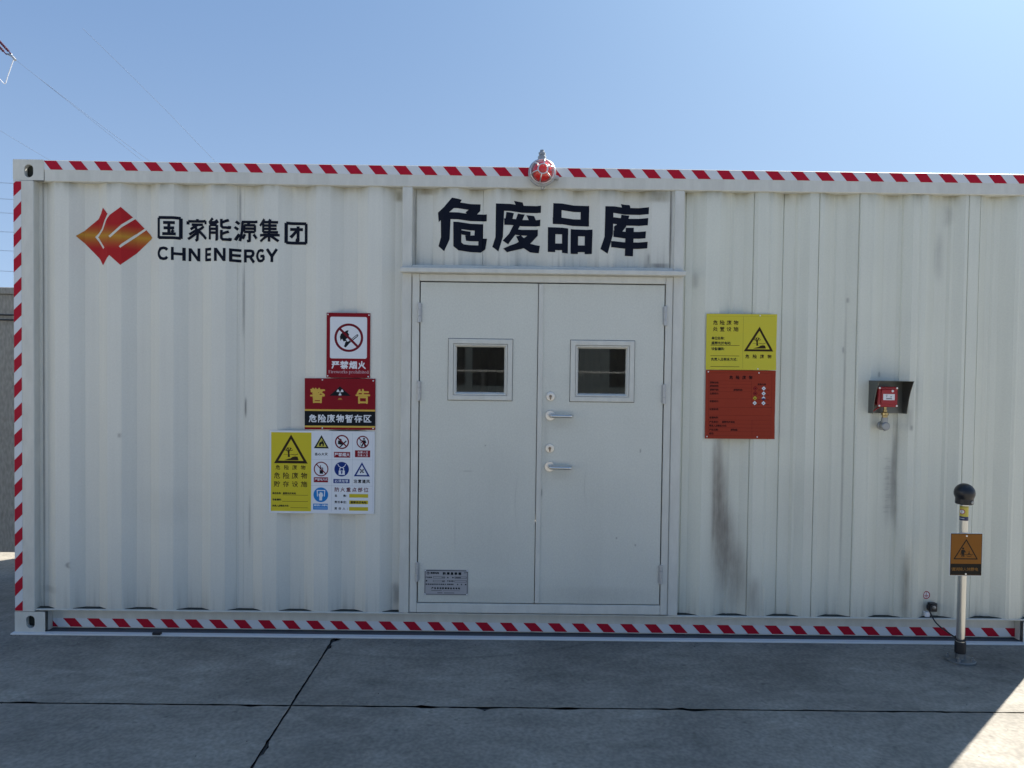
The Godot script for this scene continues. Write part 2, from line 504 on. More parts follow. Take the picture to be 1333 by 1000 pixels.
func profile(x0: float, x1: float, first: float, pitch: float, creases: Array) -> PackedVector2Array:
	var p := PackedVector2Array()
	p.append(Vector2(x0, INN))
	var b := first
	while b > x0:
		b -= pitch
	while b < x1:
		for e in [[0.0, OUT], [0.068, INN], [0.150, INN], [0.218, OUT]]:
			var x: float = b + e[0]
			if x > x0 + 0.012 and x < x1 - 0.012:
				p.append(Vector2(x, e[1]))
		b += pitch
	p.append(Vector2(x1, p[p.size() - 1].y))
	for c: Array in creases:   # a fold: half width, depth
		var x: float = c[0]
		var q := PackedVector2Array()
		var done := false
		for i in p.size():
			if not done and p[i].x > x + c[1]:
				var z0 := depth_at(p, x - c[1])
				var z1 := depth_at(p, x + c[1])
				q.append(Vector2(x - c[1], z0))
				q.append(Vector2(x, (z0 + z1) / 2.0 + c[2]))
				q.append(Vector2(x + c[1], z1))
				done = true
			if absf(p[i].x - x) > c[1] + 0.0005:
				q.append(p[i])
		p = q
	return p


func depth_at(p: PackedVector2Array, x: float) -> float:
	for i in range(1, p.size()):
		if x <= p[i].x:
			return lerpf(p[i - 1].y, p[i].y, (x - p[i - 1].x) / maxf(p[i].x - p[i - 1].x, 1e-6))
	return p[p.size() - 1].y


var dent_noise: FastNoiseLite


func dent(x: float, y: float, amp: float) -> float:
	return dent_noise.get_noise_2d(x * 3.0, y * 1.1) * amp


# a corrugated sheet from its profile; uv runs over the sheet once
func sheet(p: PackedVector2Array, y0: float, y1: float, amp: float, rows := 26) -> MB:
	var mb := MB.new()
	var x0 := p[0].x
	var x1 := p[p.size() - 1].x
	for i in p.size() - 1:
		var cols := 1 if p[i + 1].x - p[i].x < 0.03 else 2
		for cc in cols:
			var a := p[i].lerp(p[i + 1], float(cc) / cols)
			var b := p[i].lerp(p[i + 1], float(cc + 1) / cols)
			var slope := (p[i + 1].y - p[i].y) / (p[i + 1].x - p[i].x)
			for r in rows:
				var q: Array[Vector3] = []
				var n: Array[Vector3] = []
				var u: Array[Vector2] = []
				for e in [[a, r], [b, r], [b, r + 1], [a, r + 1]]:
					var v: Vector2 = e[0]
					var y: float = lerpf(y0, y1, float(e[1]) / rows)
					q.append(Vector3(v.x, y, v.y + dent(v.x, y, amp)))
					var gx := (dent(v.x + 0.004, y, amp) - dent(v.x - 0.004, y, amp)) / 0.008
					var gy := (dent(v.x, y + 0.004, amp) - dent(v.x, y - 0.004, amp)) / 0.008
					n.append(Vector3(-slope - gx, -gy, 1.0).normalized())
					u.append(Vector2((v.x - x0) / (x1 - x0), 1.0 - (y - y0) / (y1 - y0)))
				mb.tri(q[0], q[1], q[2], n[0], n[1], n[2], u[0], u[1], u[2])
				mb.tri(q[0], q[2], q[3], n[0], n[2], n[3], u[0], u[2], u[3])
	return mb


# a thin film laid on a corrugated sheet; the polygon is in metres on the front
func film(mb: MB, poly: PackedVector2Array, p: PackedVector2Array, amp: float, lift: float, uv := Rect2()) -> void:
	for i in p.size() - 1:
		var mm := PackedVector2Array()
		for v in poly:
			mm.append(v * 1000.0)
		var strip := PackedVector2Array([Vector2(p[i].x, -1) * 1000.0, Vector2(p[i + 1].x, -1) * 1000.0, Vector2(p[i + 1].x, 4) * 1000.0, Vector2(p[i].x, 4) * 1000.0])
		var slope := (p[i + 1].y - p[i].y) / (p[i + 1].x - p[i].x)
		var n := Vector3(-slope, 0, 1).normalized()
		for bit in Geometry2D.intersect_polygons(mm, strip):
			var ix := Geometry2D.triangulate_polygon(bit)
			for k in range(0, ix.size(), 3):
				var q: Array[Vector3] = []
				var u: Array[Vector2] = []
				for e in 3:
					var v := bit[ix[k + e]] / 1000.0
					q.append(Vector3(v.x, v.y, depth_at(p, v.x) + dent(v.x, v.y, amp) + lift))
					u.append(Vector2((v.x - uv.position.x) / uv.size.x, 1.0 - (v.y - uv.position.y) / uv.size.y) if uv.size.x > 0.0 else Vector2(v.x, -v.y))
				mb.tri(q[0], q[1], q[2], n, n, n, u[0], u[1], u[2])


# one written character as a film: strokes on the 100 grid in the box at (x, y) = its lower left
func written(strokes: String, x: float, y: float, w: float, h: float, weight: float, p: PackedVector2Array, amp: float, square := false) -> MB:
	var mb := MB.new()
	var k := 0
	for s in strokes.split("/"):
		var line := PackedVector2Array()
		for tok in s.split(" ", false):
			var v := tok.to_int()
			line.append(Vector2(x + (v / 100) * w / 100.0, y + h - (v % 100) * h / 100.0) * 1000.0)
		for poly in Geometry2D.offset_polyline(line, weight * 500.0, Geometry2D.JOIN_MITER if square else Geometry2D.JOIN_ROUND, Geometry2D.END_BUTT):
			var m := PackedVector2Array()
			for v in poly:
				m.append(v / 1000.0)
			film(mb, m, p, amp, 0.0012 + k * 0.00015)
		k += 1
	return mb


# paint on a sheet of w x h metres: chalky white with rain streaks, grime along top and bottom, and marks [x, y, half width, half height, strength, colour, bend]
func paint_texture(x0: float, y0: float, x1: float, y1: float, px: float, sd: int, base: Color, marks: Array, dark_tone := 1.0) -> ImageTexture:
	var w := int((x1 - x0) * px)
	var h := int((y1 - y0) * px)
	var streak := noise(sd, 1.0, 3)
	var blot := noise(sd + 1, 1.0, 4)
	var rows := PackedFloat32Array()
	var b := PackedByteArray()
	b.resize(w * h * 3)
	for j in h:
		var y := y1 - (j + 0.5) / px
		var top := exp(-(y1 - y) / 0.03)
		var low := exp(-(y - y0) / 0.10)
		for i in w:
			var x := x0 + (i + 0.5) / px
			var s := streak.get_noise_2d(x * 26.0, y * 0.7)
			var t := blot.get_noise_2d(x * 2.2, y * 2.2)
			var fine := blot.get_noise_2d(x * 90.0, y * 70.0)
			var k := 1.0 + s * (0.012 if dark_tone > 0.2 else 0.003) + t * 0.012 + fine * (0.024 if dark_tone > 0.2 else 0.040)
			var c := base * k
			var g := clampf(top * (0.25 + 0.6 * maxf(streak.get_noise_2d(x * 9.0, y * 2.0) + 0.25, 0.0)) * dark_tone, 0.0, 0.6)
			c = c.lerp(Color(0.36, 0.34, 0.25), g)
			g = clampf(low * (0.12 + 0.3 * maxf(s, 0.0)) * dark_tone, 0.0, 0.5)
			c = c.lerp(Color(0.34, 0.34, 0.32), g)
			b[(j * w + i) * 3] = clampi(int(c.r * 255.0), 0, 255)
			b[(j * w + i) * 3 + 1] = clampi(int(c.g * 255.0), 0, 255)
			b[(j * w + i) * 3 + 2] = clampi(int(c.b * 255.0), 0, 255)
	for m: Array in marks:
		var i0 := clampi(int((m[0] - m[2] * 2.2 - absf(m[6]) - x0) * px), 0, w)
		var i1 := clampi(int((m[0] + m[2] * 2.2 + absf(m[6]) - x0) * px) + 1, 0, w)
		var j0 := clampi(int((y1 - m[1] - m[3] * 2.0) * px), 0, h)
		var j1 := clampi(int((y1 - m[1] + m[3] * 2.0) * px) + 1, 0, h)
		var col: Color = m[5]
		for j in range(j0, j1):
			var y := y1 - (j + 0.5) / px
			var v: float = (y - m[1]) / m[3]
			for i in range(i0, i1):
				var x := x0 + (i + 0.5) / px
				var u: float = (x - m[0] - m[6] * (v * v - 0.3)) / m[2]
				var a: float = m[4] * exp(-u * u * 1.4 - v * v * v * v * 0.9) * (0.9 + 0.25 * blot.get_noise_2d(x * 24.0, y * 9.0) + 0.16 * streak.get_noise_2d(x * 140.0, y * 5.0))
				a = clampf(a, 0.0, 1.0)
				var o := (j * w + i) * 3
				b[o] = int(lerpf(b[o], col.r * 255.0, a))
				b[o + 1] = int(lerpf(b[o + 1], col.g * 255.0, a))
				b[o + 2] = int(lerpf(b[o + 2], col.b * 255.0, a))
	return ImageTexture.create_from_image(Image.create_from_data(w, h, false, Image.FORMAT_RGB8, b))


func _ready() -> void:
	var cam := Camera3D.new()
	cam.name = "camera"
	cam.position = Vector3(2.843, 1.595, 4.275)
	cam.rotation = Vector3(-0.02516, -0.00641, 0.01286)
	cam.fov = 54.9
	cam.near = 0.05
	cam.far = 3000.0
	cam.current = true
	add_child(cam)
	var to_sun := Vector3(0.722 * cos(SUN_UP), sin(SUN_UP), -0.692 * cos(SUN_UP)).normalized()
	var sun := DirectionalLight3D.new()
	sun.name = "sun"
	sun.light_energy = 1.6
	sun.light_color = lin(1.0, 0.93, 0.82)
	sun.light_angular_distance = 0.5
	sun.shadow_enabled = true
	sun.basis = Basis.looking_at(-to_sun, Vector3.UP)
	add_child(sun)
	var env := Environment.new()
	env.background_mode = Environment.BG_SKY
	env.tonemap_mode = Environment.TONE_MAPPER_LINEAR
	env.tonemap_exposure = EXPOSURE
	env.sdfgi_enabled = true
	env.ssao_enabled = true
	env.ssil_enabled = true
	var sky := Sky.new()
	var pano := PanoramaSkyMaterial.new()
	pano.panorama = clear_sky(to_sun)
	sky.sky_material = pano
	env.sky = sky
	var we := WorldEnvironment.new()
	we.name = "world"
	we.environment = env
	add_child(we)

	dent_noise = noise(11, 1.0, 2)
	materials()
	ground()
	container()
	signs()
	fittings()
	post_and_cable()
	grit()
	surroundings()


const SUN_UP := 0.733     # 42 degrees
const EXPOSURE := 3.0


# a clear autumn sky: paler towards the horizon and round the sun
func clear_sky(to_sun: Vector3) -> ImageTexture:
	var w := 512
	var h := 256
	var im := Image.create_empty(w, h, false, Image.FORMAT_RGBF)
	for j in h:
		var el := PI / 2.0 - PI * (j + 0.5) / h
		for i in w:
			var az := TAU * (i + 0.5) / w
			var dir := Vector3(sin(az) * cos(el), sin(el), -cos(az) * cos(el))
			var t := pow(1.0 - maxf(dir.y, 0.0), 3.0)
			var c := Vector3(0.12, 0.245, 0.52).lerp(Vector3(0.49, 0.68, 0.94), t)
			var ang := rad_to_deg(dir.angle_to(to_sun))
			c += Vector3(1.25, 1.62, 1.80) * exp(-ang / 17.0)
			if dir.y < 0.0:
				c = Vector3(0.42, 0.40, 0.36)
			c /= EXPOSURE
			im.set_pixel(i, j, Color(c.x, c.y, c.z))
	return ImageTexture.create_from_image(im)


func materials() -> void:
	var g := noise(5, 0.02, 4).get_seamless_image(256, 256)
	g.convert(Image.FORMAT_RGB8)
	var pt := Image.create_empty(256, 256, false, Image.FORMAT_RGB8)
	for j in 256:
		for i in 256:
			var v := 0.955 + 0.06 * (g.get_pixel(i, j).r - 0.5) + 0.02 * (g.get_pixel((i * 7) % 256, (j * 5) % 256).r - 0.5)
			pt.set_pixel(i, j, Color(v, v, v))
	var ptex := ImageTexture.create_from_image(pt)
	var paint := mat(Color(0.86, 0.86, 0.84), 0.45, 0.0, ptex)
	paint.uv1_triplanar = true
	paint.uv1_world_triplanar = true
	paint.uv1_scale = Vector3(2.2, 0.8, 2.2)
	M.paint = paint
	M.frame = paint.duplicate()
	M.frame.albedo_color = Color(0.838, 0.838, 0.806)
	M.flange = mat(Color(0.84, 0.85, 0.85), 0.6)
	M.inside = mat(Color(0.55, 0.55, 0.53), 0.8)
	M.dark_tone = mat(lin(0.035, 0.04, 0.035), 0.9)  # even dark tone for the ledge strips and the casting hollows
	M.base_shade = mat(lin(0.10, 0.11, 0.12), 0.9)
	M.near_black = mat(lin(0.022, 0.023, 0.026), 0.85)
	M.joint = mat(lin(0.05, 0.05, 0.05), 0.95)
	M.tape_white = mat(Color(0.81, 0.83, 0.85), 0.5)
	M.tape_red = mat(lin(0.42, 0.010, 0.030), 0.6)
	M.tape_red.metallic_specular = 0.25
	M.ink = mat(lin(0.006, 0.009, 0.020), 0.7)
	M.ink.metallic_specular = 0.25
	M.steel = mat(lin(0.62, 0.62, 0.60), 0.28, 1.0)
	M.satin = mat(lin(0.70, 0.69, 0.67), 0.38, 1.0)
	M.zinc = mat(lin(0.33, 0.34, 0.345), 0.45, 0.8)
	M.old_zinc = mat(lin(0.20, 0.22, 0.23), 0.5, 0.8)
	M.cabin = mat(lin(0.13, 0.165, 0.185), 0.6)
	M.cast = mat(lin(0.40, 0.41, 0.42), 0.45, 0.3)
	M.brass = mat(lin(0.48, 0.37, 0.18), 0.35, 1.0)
	M.lock_face = mat(lin(0.30, 0.24, 0.19), 0.4, 0.8)
	M.hinge = mat(lin(0.46, 0.47, 0.47), 0.4, 0.3)
	M.black = mat(lin(0.012, 0.012, 0.014), 0.5)
	M.red_box = mat(lin(0.34, 0.012, 0.02), 0.35)
	M.hood = mat(lin(0.15, 0.155, 0.145), 0.45, 0.75)
	M.white = mat(lin(0.75, 0.76, 0.78), 0.5)
	var glass := StandardMaterial3D.new()
	glass.transparency = BaseMaterial3D.TRANSPARENCY_ALPHA
	glass.albedo_color = Color(0.10, 0.13, 0.14, 0.10)
	glass.roughness = 0.02
	M.glass = glass
	var lens := mat(lin(0.62, 0.02, 0.015), 0.12)
	lens.clearcoat_enabled = true
	lens.clearcoat = 0.8
	lens.clearcoat_roughness = 0.05
	M.lens = lens
	# concrete: a broad pattern one centimetre fine, and a fine one laid over it
	var w := 1024
	var h := 512
	var sweep := noise(21, 1.0, 4)
	var cloud := noise(22, 1.0, 4)
	var b := PackedByteArray()
	b.resize(w * h * 3)
	var arcs := [[2.4, -1.6, 1.9, 0.012, -0.16], [2.5, -1.5, 2.05, 0.03, 0.10], [0.3, 3.4, 2.9, 0.02, 0.10], [0.2, 3.2, 2.5, 0.015, -0.10], [4.6, -2.6, 3.3, 0.02, 0.09], [5.9, 2.2, 1.75, 0.012, -0.14], [5.7, 2.6, 1.9, 0.03, 0.08], [-0.5, -3.0, 3.9, 0.05, 0.08], [3.6, 4.6, 3.4, 0.03, -0.08], [3.3, 4.2, 3.3, 0.05, 0.07], [1.0, 5.0, 4.2, 0.02, 0.08], [6.5, -1.5, 2.3, 0.04, -0.09]]
	for j in h:
		var z := -2.0 + 5.12 * (j + 0.5) / h
		for i in w:
			var x := -2.0 + 10.24 * (i + 0.5) / w
			var bend := cloud.get_noise_2d(x * 0.5, z * 0.5) * 0.8
			var s := sweep.get_noise_2d((x + bend * 0.3) * 2.4, (z + bend * 0.2) * 6.5)
			var s2 := sweep.get_noise_2d((x - z * 0.6) * 5.0, (z + x * 0.4 + bend * 0.3) * 10.0)
			var t := cloud.get_noise_2d(x * 1.4, z * 1.4)
			var sp := cloud.get_noise_2d(x * 14.0, z * 14.0)
			var k := 1.0 + 0.075 * s + 0.06 * s2 + 0.13 * t + 0.05 * sp - 0.30 * smoothstep(0.55, 0.72, sp) * smoothstep(0.1, 0.4, t)
			for e: Array in [[3.1, 0.52, 0.22, 0.16], [5.62, 0.33, 0.30, 0.25], [2.2, 0.6, 0.10, 0.22], [4.3, 0.55, 0.3, 0.1], [3.35, 0.25, 0.6, 0.1]]:
				var q: float = ((x - e[0]) / e[2]) ** 2 + ((z - e[1]) / (e[2] * 0.6)) ** 2
				k -= e[3] * exp(-q) * (0.6 + 0.8 * absf(sp))
			for e: Array in arcs:
				var rr: float = Vector2(x - e[0], z - e[1]).length() - e[2]
				var band: float = rr / e[3]
				if absf(band) < 2.5:
					k += e[4] * exp(-band * band) * clampf(0.5 + 1.5 * sweep.get_noise_2d(x * 1.5 + e[0] * 7.0, z * 1.5), 0.0, 1.0)
			var c := Color(0.548, 0.533, 0.498) * k
			var o := (j * w + i) * 3
			b[o] = clampi(int(c.r * 255.0), 0, 255)
			b[o + 1] = clampi(int(c.g * 255.0), 0, 255)
			b[o + 2] = clampi(int(c.b * 255.0), 0, 255)
	var broad := ImageTexture.create_from_image(Image.create_from_data(w, h, false, Image.FORMAT_RGB8, b))
	var grain := noise(31, 0.09, 3).get_seamless_image(512, 512)
	var specks := noise(32, 0.035, 2).get_seamless_image(512, 512)
	var fine := Image.create_empty(512, 512, false, Image.FORMAT_RGB8)
	for j in 512:
		for i in 512:
			var v := 0.93 + 0.22 * (grain.get_pixel(i, j).r - 0.5)
			v -= 0.12 * smoothstep(0.80, 0.97, specks.get_pixel(i, j).r)
			fine.set_pixel(i, j, Color(v, v, v))
	var con := mat(Color.WHITE, 0.85, 0.0, broad)
	con.detail_enabled = true
	con.detail_blend_mode = BaseMaterial3D.BLEND_MODE_MUL
	con.detail_uv_layer = BaseMaterial3D.DETAIL_UV_2
	con.detail_albedo = ImageTexture.create_from_image(fine)
	M.concrete = con
	var bed := mat(Color(0.50, 0.50, 0.485), 0.9, 0.0, M.concrete.detail_albedo)
	bed.uv1_triplanar = true
	bed.uv1_world_triplanar = true
	bed.uv1_scale = Vector3.ONE * 0.6
	M.bed = bed
	var wall := bed.duplicate()
	wall.albedo_color = Color(0.62, 0.61, 0.58)
	wall.uv1_scale = Vector3(0.9, 0.35, 0.9)
	M.precast = wall


# ------------------------------------------------------------------ ground
func ground() -> void:
	var mb := MB.new()
	mb.quad(Vector3(-600, -0.03, -900), Vector3(600, -0.03, -900), Vector3(600, -0.03, 600), Vector3(-600, -0.03, 600), Vector3.UP)
	var g := put("ground", mb.mesh(), M.bed, self)
	g.set_meta("kind", "structure")
	var rag := noise(41, 1.0, 4)
	var xs := [-18.144, -13.144, -8.144, -3.144, 1.856, 6.856, 11.856, 16.856, 21.856]
	var zs := [-15.132, -11.132, -7.132, -3.132, 0.868, 4.868, 8.868, 12.868]
	for i in xs.size() - 1:
		for j in zs.size() - 1:
			var lo := Vector2(xs[i] + 0.0038, zs[j] + 0.0038)
			var hi := Vector2(xs[i + 1] - 0.0038, zs[j + 1] - 0.0038)
			var close: bool = absf(zs[j] - 0.868) < 4.5 and absf(lo.x - 2.0) < 9.0
			var step := 0.025 if close else 0.5
			var c := [lo, Vector2(hi.x, lo.y), hi, Vector2(lo.x, hi.y)]
			var poly := PackedVector2Array()
			for k in 4:
				var a: Vector2 = c[k]
				var e: Vector2 = c[(k + 1) % 4] - a
				var n := ceili(e.length() / step)
				var inward := Vector2(-e.y, e.x).normalized()
				for m in n:
					var q := a + e * (float(m) / n)
					if m > 0:
						var r := rag.get_noise_2d(q.x * 9.0 + k * 31.0, q.y * 9.0)
						var chip := maxf(rag.get_noise_2d(q.x * 3.0 + 50.0 + k * 17.0, q.y * 3.0) - 0.14, 0.0)
						q += inward * maxf(0.0, 0.0015 + 0.0035 * r + 0.055 * chip * maxf(0.1, 0.4 + 1.6 * r))
					poly.append(q)
			var s := SurfaceTool.new()
			s.begin(Mesh.PRIMITIVE_TRIANGLES)
			var ix := Geometry2D.triangulate_polygon(poly)
			for k in range(0, ix.size(), 3):
				var t := [poly[ix[k]], poly[ix[k + 1]], poly[ix[k + 2]]]
				if (t[1] - t[0]).cross(t[2] - t[0]) < 0.0:
					t = [t[0], t[2], t[1]]
				for v: Vector2 in t:
					slab_vertex(s, Vector3(v.x, 0, v.y), Vector3.UP)
			for k in poly.size():
				var a := poly[k]
				var e := poly[(k + 1) % poly.size()]
				var d := (e - a).normalized()
				var n := Vector3(d.y, 0, -d.x)
				for v in [[a, 0.0], [e, 0.0], [e, -0.029], [a, 0.0], [e, -0.029], [a, -0.029]]:
					slab_vertex(s, Vector3(v[0].x, v[1], v[0].y), n)
			put("concrete_slab", s.commit(), M.concrete, g)
	var j2 := MB.new()
	j2.box(Vector3(-8, -0.029, 0.862), Vector3(12, -0.009, 0.874), 0.001)
	part("joint_sealant", j2, M.joint, g)
	var j3 := MB.new()
	j3.box(Vector3(1.850, -0.029, -3.1), Vector3(1.862, -0.0095, 4.85), 0.001)
	part("joint_sealant", j3, M.joint, g)


func grit() -> void:
	var rnd := RandomNumberGenerator.new()
	rnd.seed = 77
	var mb := MB.new()
	mb.lathe([Vector2(0, -0.3), Vector2(0.8, -0.1), Vector2(1.0, 0.25), Vector2(0.55, 0.65), Vector2(0, 0.7)], Transform3D(), 5)
	var mm := MultiMesh.new()
	mm.transform_format = MultiMesh.TRANSFORM_3D
	mm.use_colors = true
	mm.mesh = mb.mesh()
	mm.instance_count = 1500
	var patch := noise(78, 0.9, 2)
	var n := 0
	while n < 1500:
		var p := Vector3(rnd.randf_range(-2.0, 8.0), 0.0005, rnd.randf_range(0.03, 2.6) if n % 3 else 0.03 + absf(rnd.randfn(0.0, 0.05)))
		if patch.get_noise_2d(p.x, p.z) < rnd.randf_range(-0.5, 0.4):
			continue
		var size := 0.0009 + 0.0022 * rnd.randf() ** 3
		var b := Basis(Vector3.UP, rnd.randf() * TAU).scaled(Vector3(size * rnd.randf_range(0.8, 1.6), size, size))
		mm.set_instance_transform(n, Transform3D(b, p))
		var tone := 0.04 + 0.22 * rnd.randf()
		mm.set_instance_color(n, Color(tone, tone * 0.97, tone * 0.9))
		n += 1
	var o := MultiMeshInstance3D.new()
	o.name = "grit"
	o.multimesh = mm
	var m := mat(Color.WHITE, 0.9)
	m.vertex_color_use_as_albedo = true
	o.material_override = m
	add_child(o, true)
	o.set_meta("kind", "stuff")
	tag(o, "scattered grit and tiny stones on the concrete before the container", "grit")


func slab_vertex(s: SurfaceTool, p: Vector3, n: Vector3) -> void:
	s.set_normal(n)
	s.set_uv(Vector2((p.x + 2.0) / 10.24, (p.z + 2.0) / 5.12))
	s.set_uv2(Vector2(p.x, p.z + p.y) / 1.3)
	s.add_vertex(p)


# ------------------------------------------------------------------ container
func plate_with_hole(mb: MB, w: float, h: float, at: Vector2, hw: float, hh: float, thick: float, t: Transform3D) -> void:
	var n := 32
	for k in n:
		var ring := []
		for e in [k, k + 1]:
			var a: float = TAU * e / n
			var d := Vector2(cos(a), sin(a))
			var straight := hh - hw
			var inner := Vector2(d.x * hw, d.y * hw + signf(d.y) * straight if absf(d.y) > 0.01 else 0.0)
			var outer := Vector2()
			var tx := ((w - at.x) if d.x > 0 else at.x) / maxf(absf(d.x), 1e-5)
			var ty := ((h - at.y) if d.y > 0 else at.y) / maxf(absf(d.y), 1e-5)
			outer = at + d * minf(tx, ty)
			ring.append([at + inner, outer])
		var i0: Vector2 = ring[0][0]
		var o0: Vector2 = ring[0][1]
		var i1: Vector2 = ring[1][0]
		var o1: Vector2 = ring[1][1]
		for z in [0.0, -thick]:
			mb.quad(t * Vector3(i0.x, i0.y, z), t * Vector3(o0.x, o0.y, z), t * Vector3(o1.x, o1.y, z), t * Vector3(i1.x, i1.y, z), t.basis * (Vector3.BACK if z == 0.0 else Vector3.FORWARD))
			# the corner that the two rays leave out
			if absf(o0.x - o1.x) > 1e-4 and absf(o0.y - o1.y) > 1e-4:
				var corner := Vector2(w if o0.x + o1.x > w else 0.0, h if o0.y + o1.y > h else 0.0)
				mb.quad(t * Vector3(o0.x, o0.y, z), t * Vector3(corner.x, corner.y, z), t * Vector3(o1.x, o1.y, z), t * Vector3(o0.x, o0.y, z), t.basis * (Vector3.BACK if z == 0.0 else Vector3.FORWARD))
		var mid := (i0 + i1) / 2.0 - at
		mb.quad(t * Vector3(i0.x, i0.y, 0), t * Vector3(i1.x, i1.y, 0), t * Vector3(i1.x, i1.y, -thick), t * Vector3(i0.x, i0.y, -thick), t.basis * Vector3(-mid.x, -mid.y, 0).normalized())


# hollow corner casting: box 178 x 118 x 162 with oval holes to the front, the end and the top; local corner at the outer lower front
func casting(mirror: bool, up: bool) -> ArrayMesh:
	var mb := MB.new()
	var w := 0.176
	var h := 0.118
	var d := 0.162
	var y := 0.053 if up else 0.058
	plate_with_hole(mb, w, h, Vector2(0.0905, y), 0.0255, 0.037, 0.028, Transform3D())
	var end := Transform3D(Basis(Vector3.BACK, Vector3.UP, Vector3.LEFT), Vector3(0, 0, -d))     # faces -x
	plate_with_hole(mb, d - 0.028, h, Vector2(0.075, y), 0.0255, 0.032, 0.024, end)
	var lid := Transform3D(Basis(Vector3.RIGHT, Vector3.FORWARD, Vector3.UP), Vector3(0.024, h if up else 0.024, -0.028))
	plate_with_hole(mb, w - 0.048, d - 0.056, Vector2(0.062, 0.053), 0.031, 0.045, 0.024, lid)
	mb.box(Vector3(0.024, 0 if up else h - 0.02, -d + 0.028), Vector3(w - 0.024, 0.02 if up else h, -0.028), 0.0)
	mb.box(Vector3(w - 0.024, 0, -d + 0.028), Vector3(w, h, -0.028), 0.0)
	mb.box(Vector3(0, 0, -d), Vector3(w, h, -d + 0.028), 0.0)
	return mb.mesh()


var prof_left: PackedVector2Array
var prof_right: PackedVector2Array
var prof_top: PackedVector2Array
const DENT_L := 0.0013
const DENT_R := 0.0030


